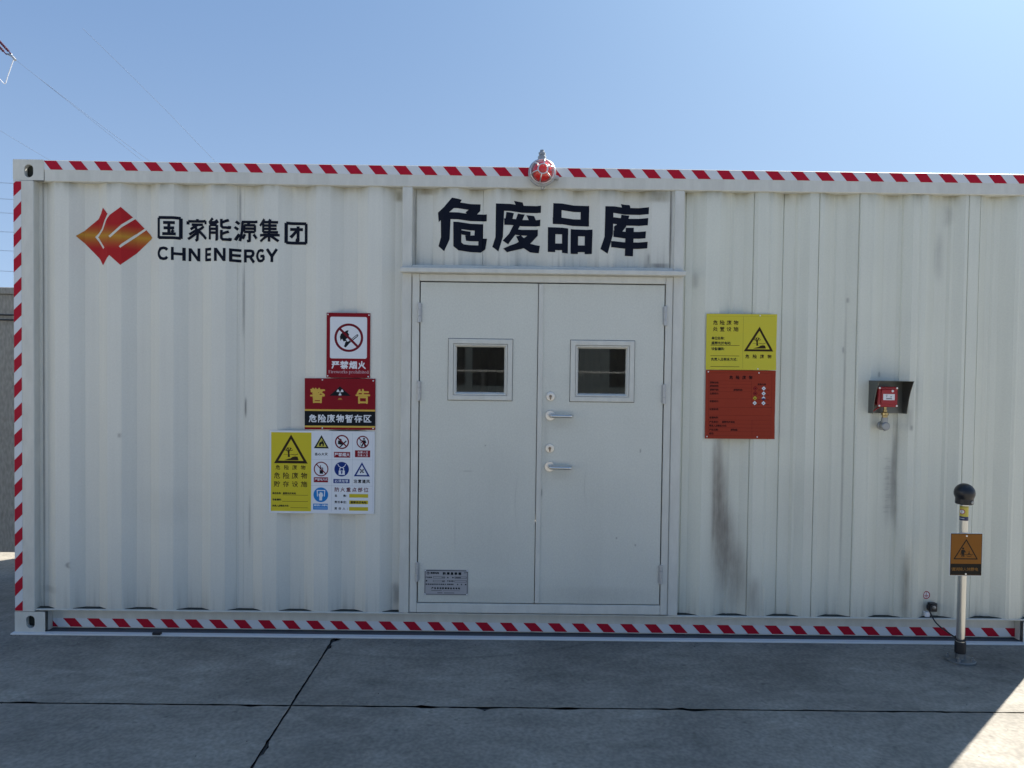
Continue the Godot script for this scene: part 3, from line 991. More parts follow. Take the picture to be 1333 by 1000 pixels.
func container() -> void:
	var c := thing("storage_container", "long off-white corrugated steel storage container with double doors and red striped edges", "container")
	prof_left = profile(0.115, 2.227, 0.312, 0.30, [[0.137, 0.004, -0.006], [1.268, 0.0025, -0.003], [1.306, 0.002, -0.002]])
	prof_right = profile(3.853, L - 0.115, 4.065, 0.30, [[3.872, 0.004, -0.006], [4.262, 0.003, -0.008], [4.445, 0.003, -0.007], [4.637, 0.003, -0.008], [4.872, 0.003, -0.008], [5.135, 0.005, 0.006], [5.505, 0.003, -0.008], [5.575, 0.003, -0.008], [4.152, 0.012, 0.005], [4.35, 0.010, -0.004], [4.525, 0.014, 0.005], [4.745, 0.012, -0.005], [4.955, 0.012, 0.004], [5.225, 0.012, -0.005], [5.42, 0.014, 0.005], [5.665, 0.014, -0.005], [5.80, 0.012, 0.004]])
	prof_top = profile(2.283, 3.797, 2.548, 0.30, [[2.30, 0.004, -0.006], [3.775, 0.005, -0.008], [2.69, 0.002, -0.004]])
	var base := Color(0.842, 0.842, 0.806)
	var base_r := Color(0.84, 0.845, 0.795)
	var grey := Color(0.36, 0.36, 0.36)
	var brown := Color(0.33, 0.30, 0.28)
	var ml := [[0.14, 1.5, 0.006, 1.2, 0.6, grey, 0.0], [0.18, 0.25, 0.05, 0.02, 0.25, grey, 0.0], [0.30, 0.40, 0.012, 0.016, 0.5, grey, 0.01], [1.30, 1.95, 0.008, 0.18, 0.45, grey, 0.0], [1.315, 1.33, 0.006, 0.05, 0.8, grey, 0.0], [1.28, 2.48, 0.006, 0.12, 0.5, grey, 0.0], [1.34, 0.66, 0.006, 0.14, 0.3, grey, 0.0], [0.6, 1.16, 0.012, 0.012, 0.35, grey, 0.0], [2.20, 2.57, 0.03, 0.03, 0.5, Color(0.4, 0.36, 0.24), 0.0], [2.205, 0.24, 0.03, 0.06, 0.5, grey, 0.0], [0.9, 0.75, 0.25, 0.10, 0.05, grey, 0.0]]
	var mr := [[4.082, 0.92, 0.036, 0.32, 0.40, brown, -0.006], [4.10, 0.72, 0.052, 0.30, 0.44, brown, -0.012], [4.14, 0.54, 0.060, 0.24, 0.40, brown, -0.02], [4.205, 0.38, 0.060, 0.18, 0.34, brown, -0.016], [4.30, 0.26, 0.04, 0.10, 0.28, brown, 0.0], [4.055, 0.84, 0.010, 0.30, 0.30, brown, -0.004],
		[5.19, 0.31, 0.028, 0.19, 0.40, Color(0.30, 0.30, 0.27), 0.0], [5.125, 0.98, 0.016, 0.28, 0.46, grey, 0.008], [5.095, 0.88, 0.035, 0.18, 0.22, grey, 0.0],
		[5.355, 2.26, 0.03, 0.13, 0.17, grey, 0.008], [5.40, 2.50, 0.03, 0.06, 0.18, grey, -0.01], [4.825, 2.00, 0.008, 0.014, 0.35, grey, 0.0], [4.81, 1.71, 0.007, 0.018, 0.35, grey, 0.0], [5.02, 1.57, 0.01, 0.015, 0.4, grey, 0.0], [5.20, 1.26, 0.009, 0.014, 0.4, grey, 0.0], [5.19, 1.31, 0.02, 0.06, 0.2, grey, 0.0],
		[3.93, 2.10, 0.02, 0.04, 0.25, grey, 0.0], [4.82, 1.2, 0.005, 0.7, 0.35, grey, 0.0], [4.60, 0.8, 0.25, 0.22, 0.08, grey, 0.0]]
	for k in 16:
		mr.append([5.085 + 0.006 * (k % 3), 0.76 + k * 0.021 + 0.006 * sin(k * 2.3), 0.018 + 0.008 * sin(k * 1.7), 0.004, 0.16, grey, 0.0])
	var mt := [[2.36, 2.60, 0.06, 0.02, 0.45, Color(0.38, 0.34, 0.24), 0.0], [3.70, 2.58, 0.07, 0.03, 0.40, Color(0.38, 0.34, 0.24), 0.0], [2.295, 2.4, 0.008, 0.2, 0.5, grey, 0.0], [3.775, 2.4, 0.010, 0.2, 0.5, grey, 0.0], [3.71, 2.185, 0.06, 0.012, 0.6, grey, 0.0], [3.65, 2.22, 0.008, 0.03, 0.5, grey, 0.0]]
	part("corrugated_panel", sheet(prof_left, 0.143, 2.62, DENT_L), mat(Color.WHITE, 0.45, 0.0, paint_texture(0.115, 0.143, 2.227, 2.62, 260.0, 61, base, ml)), c)
	part("corrugated_panel", sheet(prof_right, 0.143, 2.62, DENT_R, 34), mat(Color.WHITE, 0.45, 0.0, paint_texture(3.853, 0.143, L - 0.115, 2.62, 260.0, 71, base_r, mr)), c)
	part("lintel_panel", sheet(prof_top, 2.16, 2.62, DENT_L, 8), mat(Color.WHITE, 0.45, 0.0, paint_texture(2.283, 2.16, 3.797, 2.62, 260.0, 81, base, mt, 1.3)), c)
	# ends and back: the same corrugation
	var pe := profile(0.115, D - 0.115, 0.25, 0.30, [])
	var side := sheet(pe, 0.14, 2.62, DENT_L, 4).mesh()
	put("end_wall", side, M.paint, c).transform = Transform3D(Basis(Vector3.BACK, Vector3.UP, Vector3.LEFT), Vector3(0, 0, -D))
	put("end_wall", side, M.paint, c).transform = Transform3D(Basis(Vector3.FORWARD, Vector3.UP, Vector3.RIGHT), Vector3(L, 0, 0))
	put("back_wall", sheet(profile(0.115, L - 0.115, 0.25, 0.30, []), 0.14, 2.62, DENT_L, 4).mesh(), M.paint, c).transform = Transform3D(Basis(Vector3.LEFT, Vector3.UP, Vector3.FORWARD), Vector3(L, 0, -D))
	var mb := MB.new()
	mb.box(Vector3(0.06, 2.66, -D + 0.06), Vector3(L - 0.06, 2.70, -0.06))
	part("roof", mb, M.paint, c)
	mb = MB.new()
	mb.box(Vector3(5.63, 2.70, -0.9), Vector3(5.98, 2.747, -0.04), 0.004)
	part("roof_patch", mb, M.paint, c)
	mb = MB.new()
	mb.box(Vector3(0.06, 0.10, -D + 0.06), Vector3(L - 0.06, 0.14, -0.085))
	part("floor", mb, M.inside, c)
	# castings
	var spots := [[false, false], [false, true], [true, false], [true, true]]
	var cast := {false: casting(false, false), true: casting(false, true)}
	for s in spots:
		for back in [false, true]:
			var o := put("corner_casting", cast[s[1]], M.frame, c)
			var y := H - 0.118 if s[1] else 0.011
			o.transform = Transform3D(Basis.from_scale(Vector3(-1 if s[0] else 1, 1, -1 if back else 1)), Vector3(L if s[0] else 0.0, y, -D if back else 0.0))
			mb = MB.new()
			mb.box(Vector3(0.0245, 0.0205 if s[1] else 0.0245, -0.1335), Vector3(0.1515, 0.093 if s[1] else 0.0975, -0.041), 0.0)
			part("hollow_shade", mb, M.dark_tone, o)  # dark block: shade of the hollow put into its colour
	for x in [0.0, L - 0.116]:
		for z in [0.0, -D + 0.10]:
			mb = MB.new()
			mb.box(Vector3(x, 0.129, z - 0.10), Vector3(x + 0.116, H - 0.1185, z), 0.003)
			part("corner_post", mb, M.frame, c)
	for z in [-0.001, -D + 0.081]:
		mb = MB.new()
		mb.box(Vector3(0.1765, 2.614, z - 0.08), Vector3(L - 0.1765, H - 0.0015, z), 0.004)
		part("top_rail", mb, M.frame, c)
	for x in [0.001, L - 0.081]:
		mb = MB.new()
		mb.box(Vector3(x, 2.62, -D + 0.163), Vector3(x + 0.08, H - 0.002, -0.163), 0.004)
		part("end_rail", mb, M.frame, c)
		mb = MB.new()
		mb.box(Vector3(x, 0.012, -D + 0.163), Vector3(x + 0.08, 0.14, -0.163), 0.004)
		part("end_rail", mb, M.frame, c)
	for z in [-0.07, -D + 0.12]:
		mb = MB.new()
		mb.box(Vector3(0.1765, 0.012, z - 0.05), Vector3(L - 0.1765, 0.137, z), 0.003)
		mb.box(Vector3(0.1165, 0.137, z - 0.05), Vector3(L - 0.1165, 0.1435, z + 0.066 if z > -0.5 else z), 0.0015)
		part("bottom_rail", mb, M.frame, c)
	mb = MB.new()
	mb.box(Vector3(-0.010, 0.0005, -0.016), Vector3(L + 0.010, 0.0105, 0.024), 0.002)
	part("base_flange", mb, M.flange, c)
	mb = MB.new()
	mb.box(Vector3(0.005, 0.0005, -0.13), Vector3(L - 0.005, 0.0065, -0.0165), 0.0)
	part("base_gap_shade", mb, M.base_shade, c)  # dark sheet painted as the shade between bottom rail and flange
	# dark strips lying on the ledge below the recesses of the corrugation
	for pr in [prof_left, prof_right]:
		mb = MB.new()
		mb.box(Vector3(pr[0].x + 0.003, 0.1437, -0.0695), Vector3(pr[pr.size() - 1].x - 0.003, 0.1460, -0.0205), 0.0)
		part("ledge_dark_strip", mb, M.dark_tone, c)
	# door surround
	for x in [2.227, 3.795]:
		mb = MB.new()
		mb.box(Vector3(x, 0.1445, -0.08), Vector3(x + 0.058, 2.6135, -0.002), 0.004)
		part("door_post", mb, M.frame, c)
	mb = MB.new()
	mb.box(Vector3(2.2855, 2.10, -0.08), Vector3(3.7945, 2.168, -0.003), 0.004)
	part("lintel_beam", mb, M.frame, c)
	mb = MB.new()
	mb.box(Vector3(2.222, 2.119, 0.0), Vector3(3.857, 2.148, 0.046), 0.004)
	part("rain_strip", mb, M.frame, c)
	mb = MB.new()
	mb.box(Vector3(2.2895, 0.150, -0.06), Vector3(2.331, 2.1165, 0.003), 0.003)
	mb.box(Vector3(3.752, 0.150, -0.06), Vector3(3.7915, 2.1165, 0.003), 0.003)
	mb.box(Vector3(2.3315, 2.075, -0.06), Vector3(3.7515, 2.1165, 0.002), 0.003)
	mb.box(Vector3(2.3315, 0.150, -0.06), Vector3(3.7515, 0.205, 0.002), 0.003)
	part("door_frame", mb, M.frame, c)
	doors(c)
	tapes(c)
	# lettering
	var emblem := MB.new()
	var cv := Canvas.new(Rect2(), 1.0, Color.BLACK, {})
	var outline := cv.pts("341 2310 404 2365 458 2410 480 2441 496 2475 543 2428 609 2477 667 2420 675 2413 722 2365 737 2352 774 2308 692 2228 607 2144 543 2200 496 2143 473 2177")
	var bits := [outline]
	for cut in ["553 2451 515 2398 491 2351 448 2308 503 2241", "692 2439 667 2417 543 2305", "754 2374 730 2356 677 2319 602 2247"]:
		for slot in Geometry2D.offset_polyline(cv.pts(cut), 6.5, Geometry2D.JOIN_MITER, Geometry2D.END_BUTT):
			var left := []
			for q in bits:
				left.append_array(Geometry2D.clip_polygons(q, slot))
			bits = left
	for q: PackedVector2Array in bits:
		var m := PackedVector2Array()
		for v in q:
			m.append(v / 1000.0)
		film(emblem, m, prof_left, DENT_L, 0.0014, Rect2(0.341, 2.143, 0.433, 0.334))
	var grad := GradientTexture2D.new()
	var gr := Gradient.new()
	gr.offsets = PackedFloat32Array([0.0, 0.28, 0.41, 0.49, 0.58, 0.72, 1.0])
	var red := lin(0.40, 0.020, 0.024)
	gr.colors = PackedColorArray([red, red, lin(0.40, 0.11, 0.03), lin(0.46, 0.24, 0.035), lin(0.40, 0.12, 0.03), red, red])
	grad.gradient = gr
	grad.fill_from = Vector2(0.5, 0)
	grad.fill_to = Vector2(0.44, 1)
	grad.width = 64
	grad.height = 128
	var emblem_mat := mat(Color.WHITE, 0.7, 0.0, grad)
	emblem_mat.metallic_specular = 0.25
	part("emblem", emblem, emblem_mat, c)
	var wt := 0.0155
	var boxes := [[0.817, 0.953, 2.294, 2.427], [0.971, 1.092, 2.290, 2.421], [1.103, 1.235, 2.290, 2.422], [1.251, 1.383, 2.288, 2.419], [1.398, 1.523, 2.289, 2.420], [1.544, 1.671, 2.279, 2.410]]
	var k := 0
	for ch in "国家能源集团":
		var e: Array = boxes[k]
		var framed := ch == "国" or ch == "团"
		var gx: float = (e[1] - e[0] - (wt if framed else 0.010)) / (0.80 if framed else 0.84)
		var gy: float = (e[3] - e[2] - (wt if framed else 0.006)) / (0.88 if framed else 0.92)
		part("painted_character", written(GLYPHS[ch], (e[0] + e[1]) / 2.0 - gx * 0.50, (e[2] + e[3]) / 2.0 - gy * 0.50, gx, gy, wt * 1.12 if framed else wt, prof_left, DENT_L), M.ink, c)
		k += 1
	wt = 0.0162
	var lx := [[0.817, 0.884], [0.897, 0.968], [0.981, 1.049], [1.082, 1.132], [1.144, 1.211], [1.227, 1.291], [1.302, 1.367], [1.375, 1.436], [1.443, 1.511]]
	k = 0
	for ch in "CHNENERGY":
		var gx: float = (lx[k][1] - lx[k][0] - wt) / 0.80
		part("painted_letter", written(CAPS[ch], lx[k][0] + wt / 2.0 - gx * 0.10, 2.1765 - k * 0.0006, gx, 0.0760, wt, prof_left, DENT_L, true), M.ink, c)
		k += 1
	for ch in HEAVY:
		var hb := MB.new()
		k = 0
		for t: String in HEAVY[ch].split("/"):
			var q := PackedVector2Array()
			for v in cv.pts(t):
				q.append(v / 1000.0)
			film(hb, q, prof_top, DENT_L, 0.0012 + k * 0.00015)
			k += 1
		part("painted_character", hb, M.ink, c)


func doors(c: Node3D) -> void:
	var dtex := paint_texture(2.336, 0.21, 3.747, 2.07, 280.0, 91, Color(0.81, 0.816, 0.78), [[2.75, 0.75, 0.3, 0.4, 0.07, Color(0.4, 0.42, 0.44), 0.0], [3.4, 0.6, 0.3, 0.35, 0.05, Color(0.4, 0.42, 0.44), 0.0], [3.49, 0.60, 0.004, 0.006, 0.6, Color(0.3, 0.3, 0.3), 0.0], [3.6, 0.56, 0.004, 0.006, 0.5, Color(0.3, 0.3, 0.3), 0.0], [3.62, 1.11, 0.004, 0.01, 0.5, Color(0.3, 0.3, 0.3), 0.0], [3.16, 1.27, 0.07, 0.035, 0.10, Color(0.35, 0.34, 0.32), 0.0], [3.16, 0.97, 0.07, 0.035, 0.10, Color(0.35, 0.34, 0.32), 0.0], [3.07, 1.16, 0.02, 0.25, 0.08, Color(0.35, 0.34, 0.32), 0.0], [2.72, 1.13, 0.004, 0.004, 0.5, Color(0.3, 0.3, 0.3), 0.0], [2.62, 0.98, 0.03, 0.003, 0.25, Color(0.4, 0.4, 0.4), 0.0], [2.9, 0.8, 0.003, 0.12, 0.16, Color(0.4, 0.4, 0.4), 0.01], [2.55, 0.62, 0.003, 0.09, 0.14, Color(0.4, 0.4, 0.4), 0.0], [3.3, 0.9, 0.002, 0.08, 0.2, Color(0.4, 0.4, 0.4), 0.008], [3.05, 0.86, 0.006, 0.02, 0.35, Color(0.3, 0.3, 0.3), 0.0], [3.4, 0.26, 0.35, 0.05, 0.12, Color(0.36, 0.36, 0.35), 0.0], [2.7, 0.25, 0.3, 0.05, 0.10, Color(0.36, 0.36, 0.35), 0.0]], 0.15)
	var dm := mat(Color.WHITE, 0.5, 0.0, dtex)
	var st := noise(95, 0.25, 2)
	var stip := Image.create_empty(256, 256, false, Image.FORMAT_RGB8)
	for j in 256:
		for i in 256:
			var v := 0.5 + 0.5 * st.get_noise_2d(i, j)
			stip.set_pixel(i, j, Color(v, v, v))
	var x_lo := [2.338, 3.0235]
	var x_hi := [3.0145, 3.745]
	var wx := [[2.508, 2.866], [3.212, 3.572]]
	for k in 2:
		var mb := MB.new()
		var xs := [x_lo[k], wx[k][0], wx[k][1], x_hi[k]]
		var ys := [0.211, 1.398, 1.742, 2.068]
		var zf := 0.0
		var zb := -0.045
		for i in 3:
			for j in 3:
				if i == 1 and j == 1:
					continue
				for z in [zf, zb]:
					var u := Rect2((xs[i] - 2.336) / 1.411, 1.0 - (ys[j] - 0.21) / 1.86, (xs[i + 1] - xs[i]) / 1.411, -(ys[j + 1] - ys[j]) / 1.86)
					mb.quad_uv(Vector3(xs[i], ys[j], z), Vector3(xs[i + 1], ys[j], z), Vector3(xs[i + 1], ys[j + 1], z), Vector3(xs[i], ys[j + 1], z), Vector3.BACK if z == zf else Vector3.FORWARD, u)
		for e in [[xs[0], ys[0], xs[3], ys[3], 1.0], [xs[1], ys[1], xs[2], ys[2], -1.0]]:
			for q in [[e[0], e[1], e[2], e[1], Vector3.DOWN], [e[0], e[3], e[2], e[3], Vector3.UP], [e[0], e[1], e[0], e[3], Vector3.LEFT], [e[2], e[1], e[2], e[3], Vector3.RIGHT]]:
				mb.quad(Vector3(q[0], q[1], zf), Vector3(q[2], q[3], zf), Vector3(q[2], q[3], zb), Vector3(q[0], q[1], zb), q[4] * e[4])
		var leaf := part("door_leaf", mb, dm, c)
		# window: outer bead, inner bead, pane
		var r := Rect2(2.503 if k == 0 else 3.208, 1.392, 0.367, 0.352)
		mb = MB.new()
		mb.rect_frame(r, [Vector2(-0.0015, 0.0005), Vector2(-0.0015, 0.004), Vector2(0.0005, 0.0085), Vector2(0.003, 0.0095), Vector2(0.025, 0.0095), Vector2(0.027, 0.0075), Vector2(0.0272, 0.001)])
		part("window_frame", mb, M.frame, leaf)
		mb = MB.new()
		mb.rect_frame(r, [Vector2(0.0285, -0.002), Vector2(0.0287, 0.004), Vector2(0.031, 0.006), Vector2(0.036, 0.005), Vector2(0.043, -0.006), Vector2(0.0455, -0.012), Vector2(0.0455, -0.03)])
		part("glazing_bead", mb, M.frame, leaf)
		mb = MB.new()
		mb.rect_frame(r, [Vector2(-0.004, 0.0008), Vector2(-0.0016, 0.0022)])
		part("window_outline", mb, M.near_black, leaf)  # thin dark line round the window frame
		mb = MB.new()
		var g := r.grow(-0.0445)
		mb.quad(Vector3(g.position.x, g.position.y, -0.014), Vector3(g.end.x, g.position.y, -0.014), Vector3(g.end.x, g.end.y, -0.014), Vector3(g.position.x, g.end.y, -0.014), Vector3.BACK)
		part("pane", mb, M.glass, leaf)
		# hinges
		var hx: float = 2.3325 if k == 0 else 3.7505
		var hm := MB.new()
		var prof := [Vector2(0, -0.057)]
		for e in 3:
			var y0 := -0.057 + e * 0.038
			prof.append_array([Vector2(0.0070, y0), Vector2(0.0100, y0 + 0.0015), Vector2(0.0100, y0 + 0.036), Vector2(0.0070, y0 + 0.0375)])
		prof.append(Vector2(0, 0.057))
		hm.lathe(prof, Transform3D(Basis(), Vector3(0, 0, 0.008)), 14)
		hm.box(Vector3(0.004 if k == 0 else -0.016, -0.05, 0.0), Vector3(0.016 if k == 0 else -0.004, 0.05, 0.004), 0.001)
		var hmesh := hm.mesh()
		for y in [1.892, 1.441, 0.390]:
			put("hinge", hmesh, M.hinge, leaf).position = Vector3(hx, y, 0.0)
		if k == 1:
			mb = MB.new()
			mb.box(Vector3(3.0185, 0.213, -0.004), Vector3(3.046, 2.066, 0.007), 0.002)
			part("meeting_strip", mb, M.frame, leaf)
			for y in [1.419, 1.118]:
				mb = MB.new()
				var t := Transform3D(Basis(Vector3.RIGHT, Vector3.BACK, Vector3.DOWN), Vector3(3.094, y, 0.0))
				mb.lathe([Vector2(0.0265, 0.0), Vector2(0.0265, 0.006), Vector2(0.0245, 0.009), Vector2(0.016, 0.010), Vector2(0.0155, 0.007), Vector2(0.0, 0.007)], t, 24)
				var lk := part("lock", mb, M.satin, leaf)
				mb = MB.new()
				mb.lathe([Vector2(0.0085, 0.007), Vector2(0.0085, 0.0125), Vector2(0.0075, 0.0135), Vector2(0, 0.0135)], t, 16)
				mb.box(Vector3(3.0895, y - 0.019, 0.006), Vector3(3.0985, y - 0.004, 0.013), 0.002)
				part("cylinder", mb, M.lock_face, lk)
				mb = MB.new()
				mb.box(Vector3(3.093, y - 0.005, 0.012), Vector3(3.095, y + 0.005, 0.0142), 0.0)
				part("keyhole", mb, M.near_black, lk)
			for y in [1.308, 1.011]:
				mb = MB.new()
				var t := Transform3D(Basis(Vector3.RIGHT, Vector3.BACK, Vector3.DOWN), Vector3(3.094, y, 0.0))
				mb.lathe([Vector2(0.030, 0.0), Vector2(0.030, 0.006), Vector2(0.028, 0.009), Vector2(0.012, 0.0095), Vector2(0.0, 0.0095)], t, 28)
				var hd := part("door_handle", mb, M.white if y > 5.0 else M.satin, leaf)
				mb = MB.new()
				var pts := [Vector3(3.094, y, 0.006), Vector3(3.094, y, 0.038)]
				for e in 6:
					var a := PI / 2.0 * (e + 1) / 6.0
					pts.append(Vector3(3.094 + 0.016 * (1.0 - cos(a)), y, 0.038 + 0.016 * sin(a)))
				pts.append(Vector3(3.20, y - 0.001, 0.054))
				for e in 6:
					var a := PI / 2.0 * (e + 1) / 6.0
					pts.append(Vector3(3.20 + 0.016 * sin(a), y - 0.001, 0.038 + 0.016 * cos(a)))
				pts.append(Vector3(3.216, y - 0.001, 0.020))
				mb.tube(pts, 0.0098, 12)
				part("lever", mb, M.steel, hd)


func stripe_tape(c: Node3D, r: Rect2, z: float, first: float, pitch: float, wide: float, lean: float, upright: bool, called_label: String) -> void:
	var mb := MB.new()
	mb.box(Vector3(r.position.x, r.position.y, z), Vector3(r.end.x, r.end.y, z + 0.0008), 0.0)
	var tape := part("hazard_tape", mb, M.tape_white, c)
	tape.set_meta("label", called_label)
	var box := PackedVector2Array([r.position, Vector2(r.end.x, r.position.y), r.end, Vector2(r.position.x, r.end.y)])
	var mm := PackedVector2Array()
	for v in box:
		mm.append(v * 1000.0)
	var at := first
	var shake := noise(int(first * 1000.0) + 7, 3.1, 2)
	while at < (r.end.y if upright else r.end.x):
		var off := shake.get_noise_1d(at) * 0.004
		var q := PackedVector2Array()
		if upright:
			q = PackedVector2Array([Vector2(r.position.x, at + off), Vector2(r.end.x, at + lean - off), Vector2(r.end.x, at + lean + wide - off * 0.5), Vector2(r.position.x, at + wide + off)])
		else:
			q = PackedVector2Array([Vector2(at + off, r.end.y), Vector2(at + wide + off * 0.6, r.end.y), Vector2(at + wide + lean - off, r.position.y), Vector2(at + lean - off * 0.5, r.position.y)])
		var m2 := PackedVector2Array()
		for v in q:
			m2.append(v * 1000.0)
		for bit in Geometry2D.intersect_polygons(m2, mm):
			var p := PackedVector2Array()
			for v in bit:
				p.append(v / 1000.0)
			mb = MB.new()
			mb.prism(p, z + 0.0007, z + 0.0014)
			part("red_stripe", mb, M.tape_red, tape)
		at += pitch


func tapes(c: Node3D) -> void:
	stripe_tape(c, Rect2(0.1775, 2.681, L - 0.355, 0.0505), -0.0009, 0.174, 0.14275, 0.0715, 0.042, false, "red and white striped tape along the top rail")
	stripe_tape(c, Rect2(0.1775, 0.0195, L - 0.355, 0.0505), -0.0699, 0.2375 - 0.14316, 0.14316, 0.070, 0.046, false, "red and white striped tape along the bottom rail")
	stripe_tape(c, Rect2(0.0032, 0.135, 0.0440, 2.476), 0.0001, 2.379 - 0.144 * 16, 0.144, 0.073, 0.046, true, "red and white striped tape up the left corner post")
	stripe_tape(c, Rect2(L - 0.0472, 0.135, 0.0440, 2.476), 0.0001, 2.379 - 0.144 * 16, 0.144, 0.073, 0.046, true, "red and white striped tape up the right corner post")


# ------------------------------------------------------------------ signs
func sign_board(called: String, label: String, at: Vector3, size: Vector2, tex: Texture2D, rim: Color, roll: float, warp: float, screws: Array) -> Node3D:
	var t := thing(called, label, "sign", at)
	t.rotation.z = roll
	var mb := MB.new()
	var n := 14
	var m := 12
	var wv := noise(int(at.x * 100), 1.0, 2)
	var zf := func(u: float, v: float) -> float:
		var edge := pow(absf(2.0 * u - 1.0), 3.0) * 0.5 + pow(absf(2.0 * v - 1.0), 6.0)
		return warp * (wv.get_noise_2d(u * 2.2, v * 2.6) + 0.5 * edge)
	for i in n:
		for j in m:
			var q := []
			for e in [[i, j], [i + 1, j], [i + 1, j + 1], [i, j + 1]]:
				var u: float = float(e[0]) / n
				var v: float = float(e[1]) / m
				q.append(Vector3((u - 0.5) * size.x, (v - 0.5) * size.y, 0.0025 + zf.call(u, v)))
			mb.quad_uv(q[0], q[1], q[2], q[3], (q[1] - q[0]).cross(q[3] - q[0]).normalized(), Rect2(float(i) / n, 1.0 - float(j) / m, 1.0 / n, -1.0 / m))
	var print_mat := mat(Color.WHITE, 0.7, 0.0, tex)
	print_mat.metallic_specular = 0.25
	part("printed_face", mb, print_mat, t)
	mb = MB.new()
	for j in m:   # the rim follows the warp
		for e in [0.0, 1.0]:
			var v0 := float(j) / m
			var v1 := float(j + 1) / m
			var x: float = (e - 0.5) * size.x
			var nn := Vector3(e * 2.0 - 1.0, 0, 0)
			mb.quad(Vector3(x, (v0 - 0.5) * size.y, 0.0025 + zf.call(e, v0)), Vector3(x, (v1 - 0.5) * size.y, 0.0025 + zf.call(e, v1)), Vector3(x, (v1 - 0.5) * size.y, zf.call(e, v1)), Vector3(x, (v0 - 0.5) * size.y, zf.call(e, v0)), nn)
	for i in n:
		for e in [0.0, 1.0]:
			var u0 := float(i) / n
			var u1 := float(i + 1) / n
			var y: float = (e - 0.5) * size.y
			var nn := Vector3(0, e * 2.0 - 1.0, 0)
			mb.quad(Vector3((u0 - 0.5) * size.x, y, 0.0025 + zf.call(u0, e)), Vector3((u1 - 0.5) * size.x, y, 0.0025 + zf.call(u1, e)), Vector3((u1 - 0.5) * size.x, y, zf.call(u1, e)), Vector3((u0 - 0.5) * size.x, y, zf.call(u0, e)), nn)
	for i in n:
		for j in m:
			var q := []
			for e in [[i, j], [i + 1, j], [i + 1, j + 1], [i, j + 1]]:
				q.append(Vector3((float(e[0]) / n - 0.5) * size.x, (float(e[1]) / m - 0.5) * size.y, zf.call(float(e[0]) / n, float(e[1]) / m)))
			mb.quad(q[0], q[1], q[2], q[3], Vector3.FORWARD)
	part("backing", mb, mat(rim, 0.5), t)
	if screws.size():
		mb = MB.new()
		mb.lathe([Vector2(0.0042, 0), Vector2(0.0040, 0.0012), Vector2(0.0025, 0.0024), Vector2(0, 0.003)], Transform3D(Basis(Vector3.RIGHT, Vector3.BACK, Vector3.DOWN), Vector3()), 10)
		var sm := mb.mesh()
		for s: Vector2 in screws:
			put("screw", sm, M.white, t).position = Vector3((s.x - 0.5) * size.x, (s.y - 0.5) * size.y, 0.0025 + zf.call(s.x, s.y))
	return t


func dead_tree(cv: Canvas, x: float, y: float, s: float, c: Color) -> void:
	var f := func(t: String, w: float, fill: bool) -> void:
		var q := PackedVector2Array()
		for v in cv.pts(t):
			q.append(Vector2(x + v.x * s, y + v.y * s))
		if fill:
			cv.poly(q, c)
		else:
			cv.line(q, w * s, c)
	f.call("-8 50 -6 20 -10 0 10 0 8 22 14 50", 0.0, true)
	f.call("0 4 -4 -18 -12 -34", 9.0, false)
	f.call("2 4 10 -16 24 -30", 9.0, false)
	f.call("-2 -2 -22 -12 -34 -14", 7.0, false)
	f.call("-14 -8 -24 -28", 6.0, false)
	f.call("8 -10 26 -10 38 -15", 6.0, false)
	f.call("-6 -20 2 -38", 6.0, false)
	f.call("12 -18 14 -36", 6.0, false)
	f.call("-46 26 88 26", 2.5, false)
	f.call("20 26 60 34 84 26 86 16", 2.5, false)
	f.call("-40 80 -10 70 20 62 34 50 60 44 84 48 92 80", 0.0, true)
	f.call("60 50 92 70", 2.0, false)


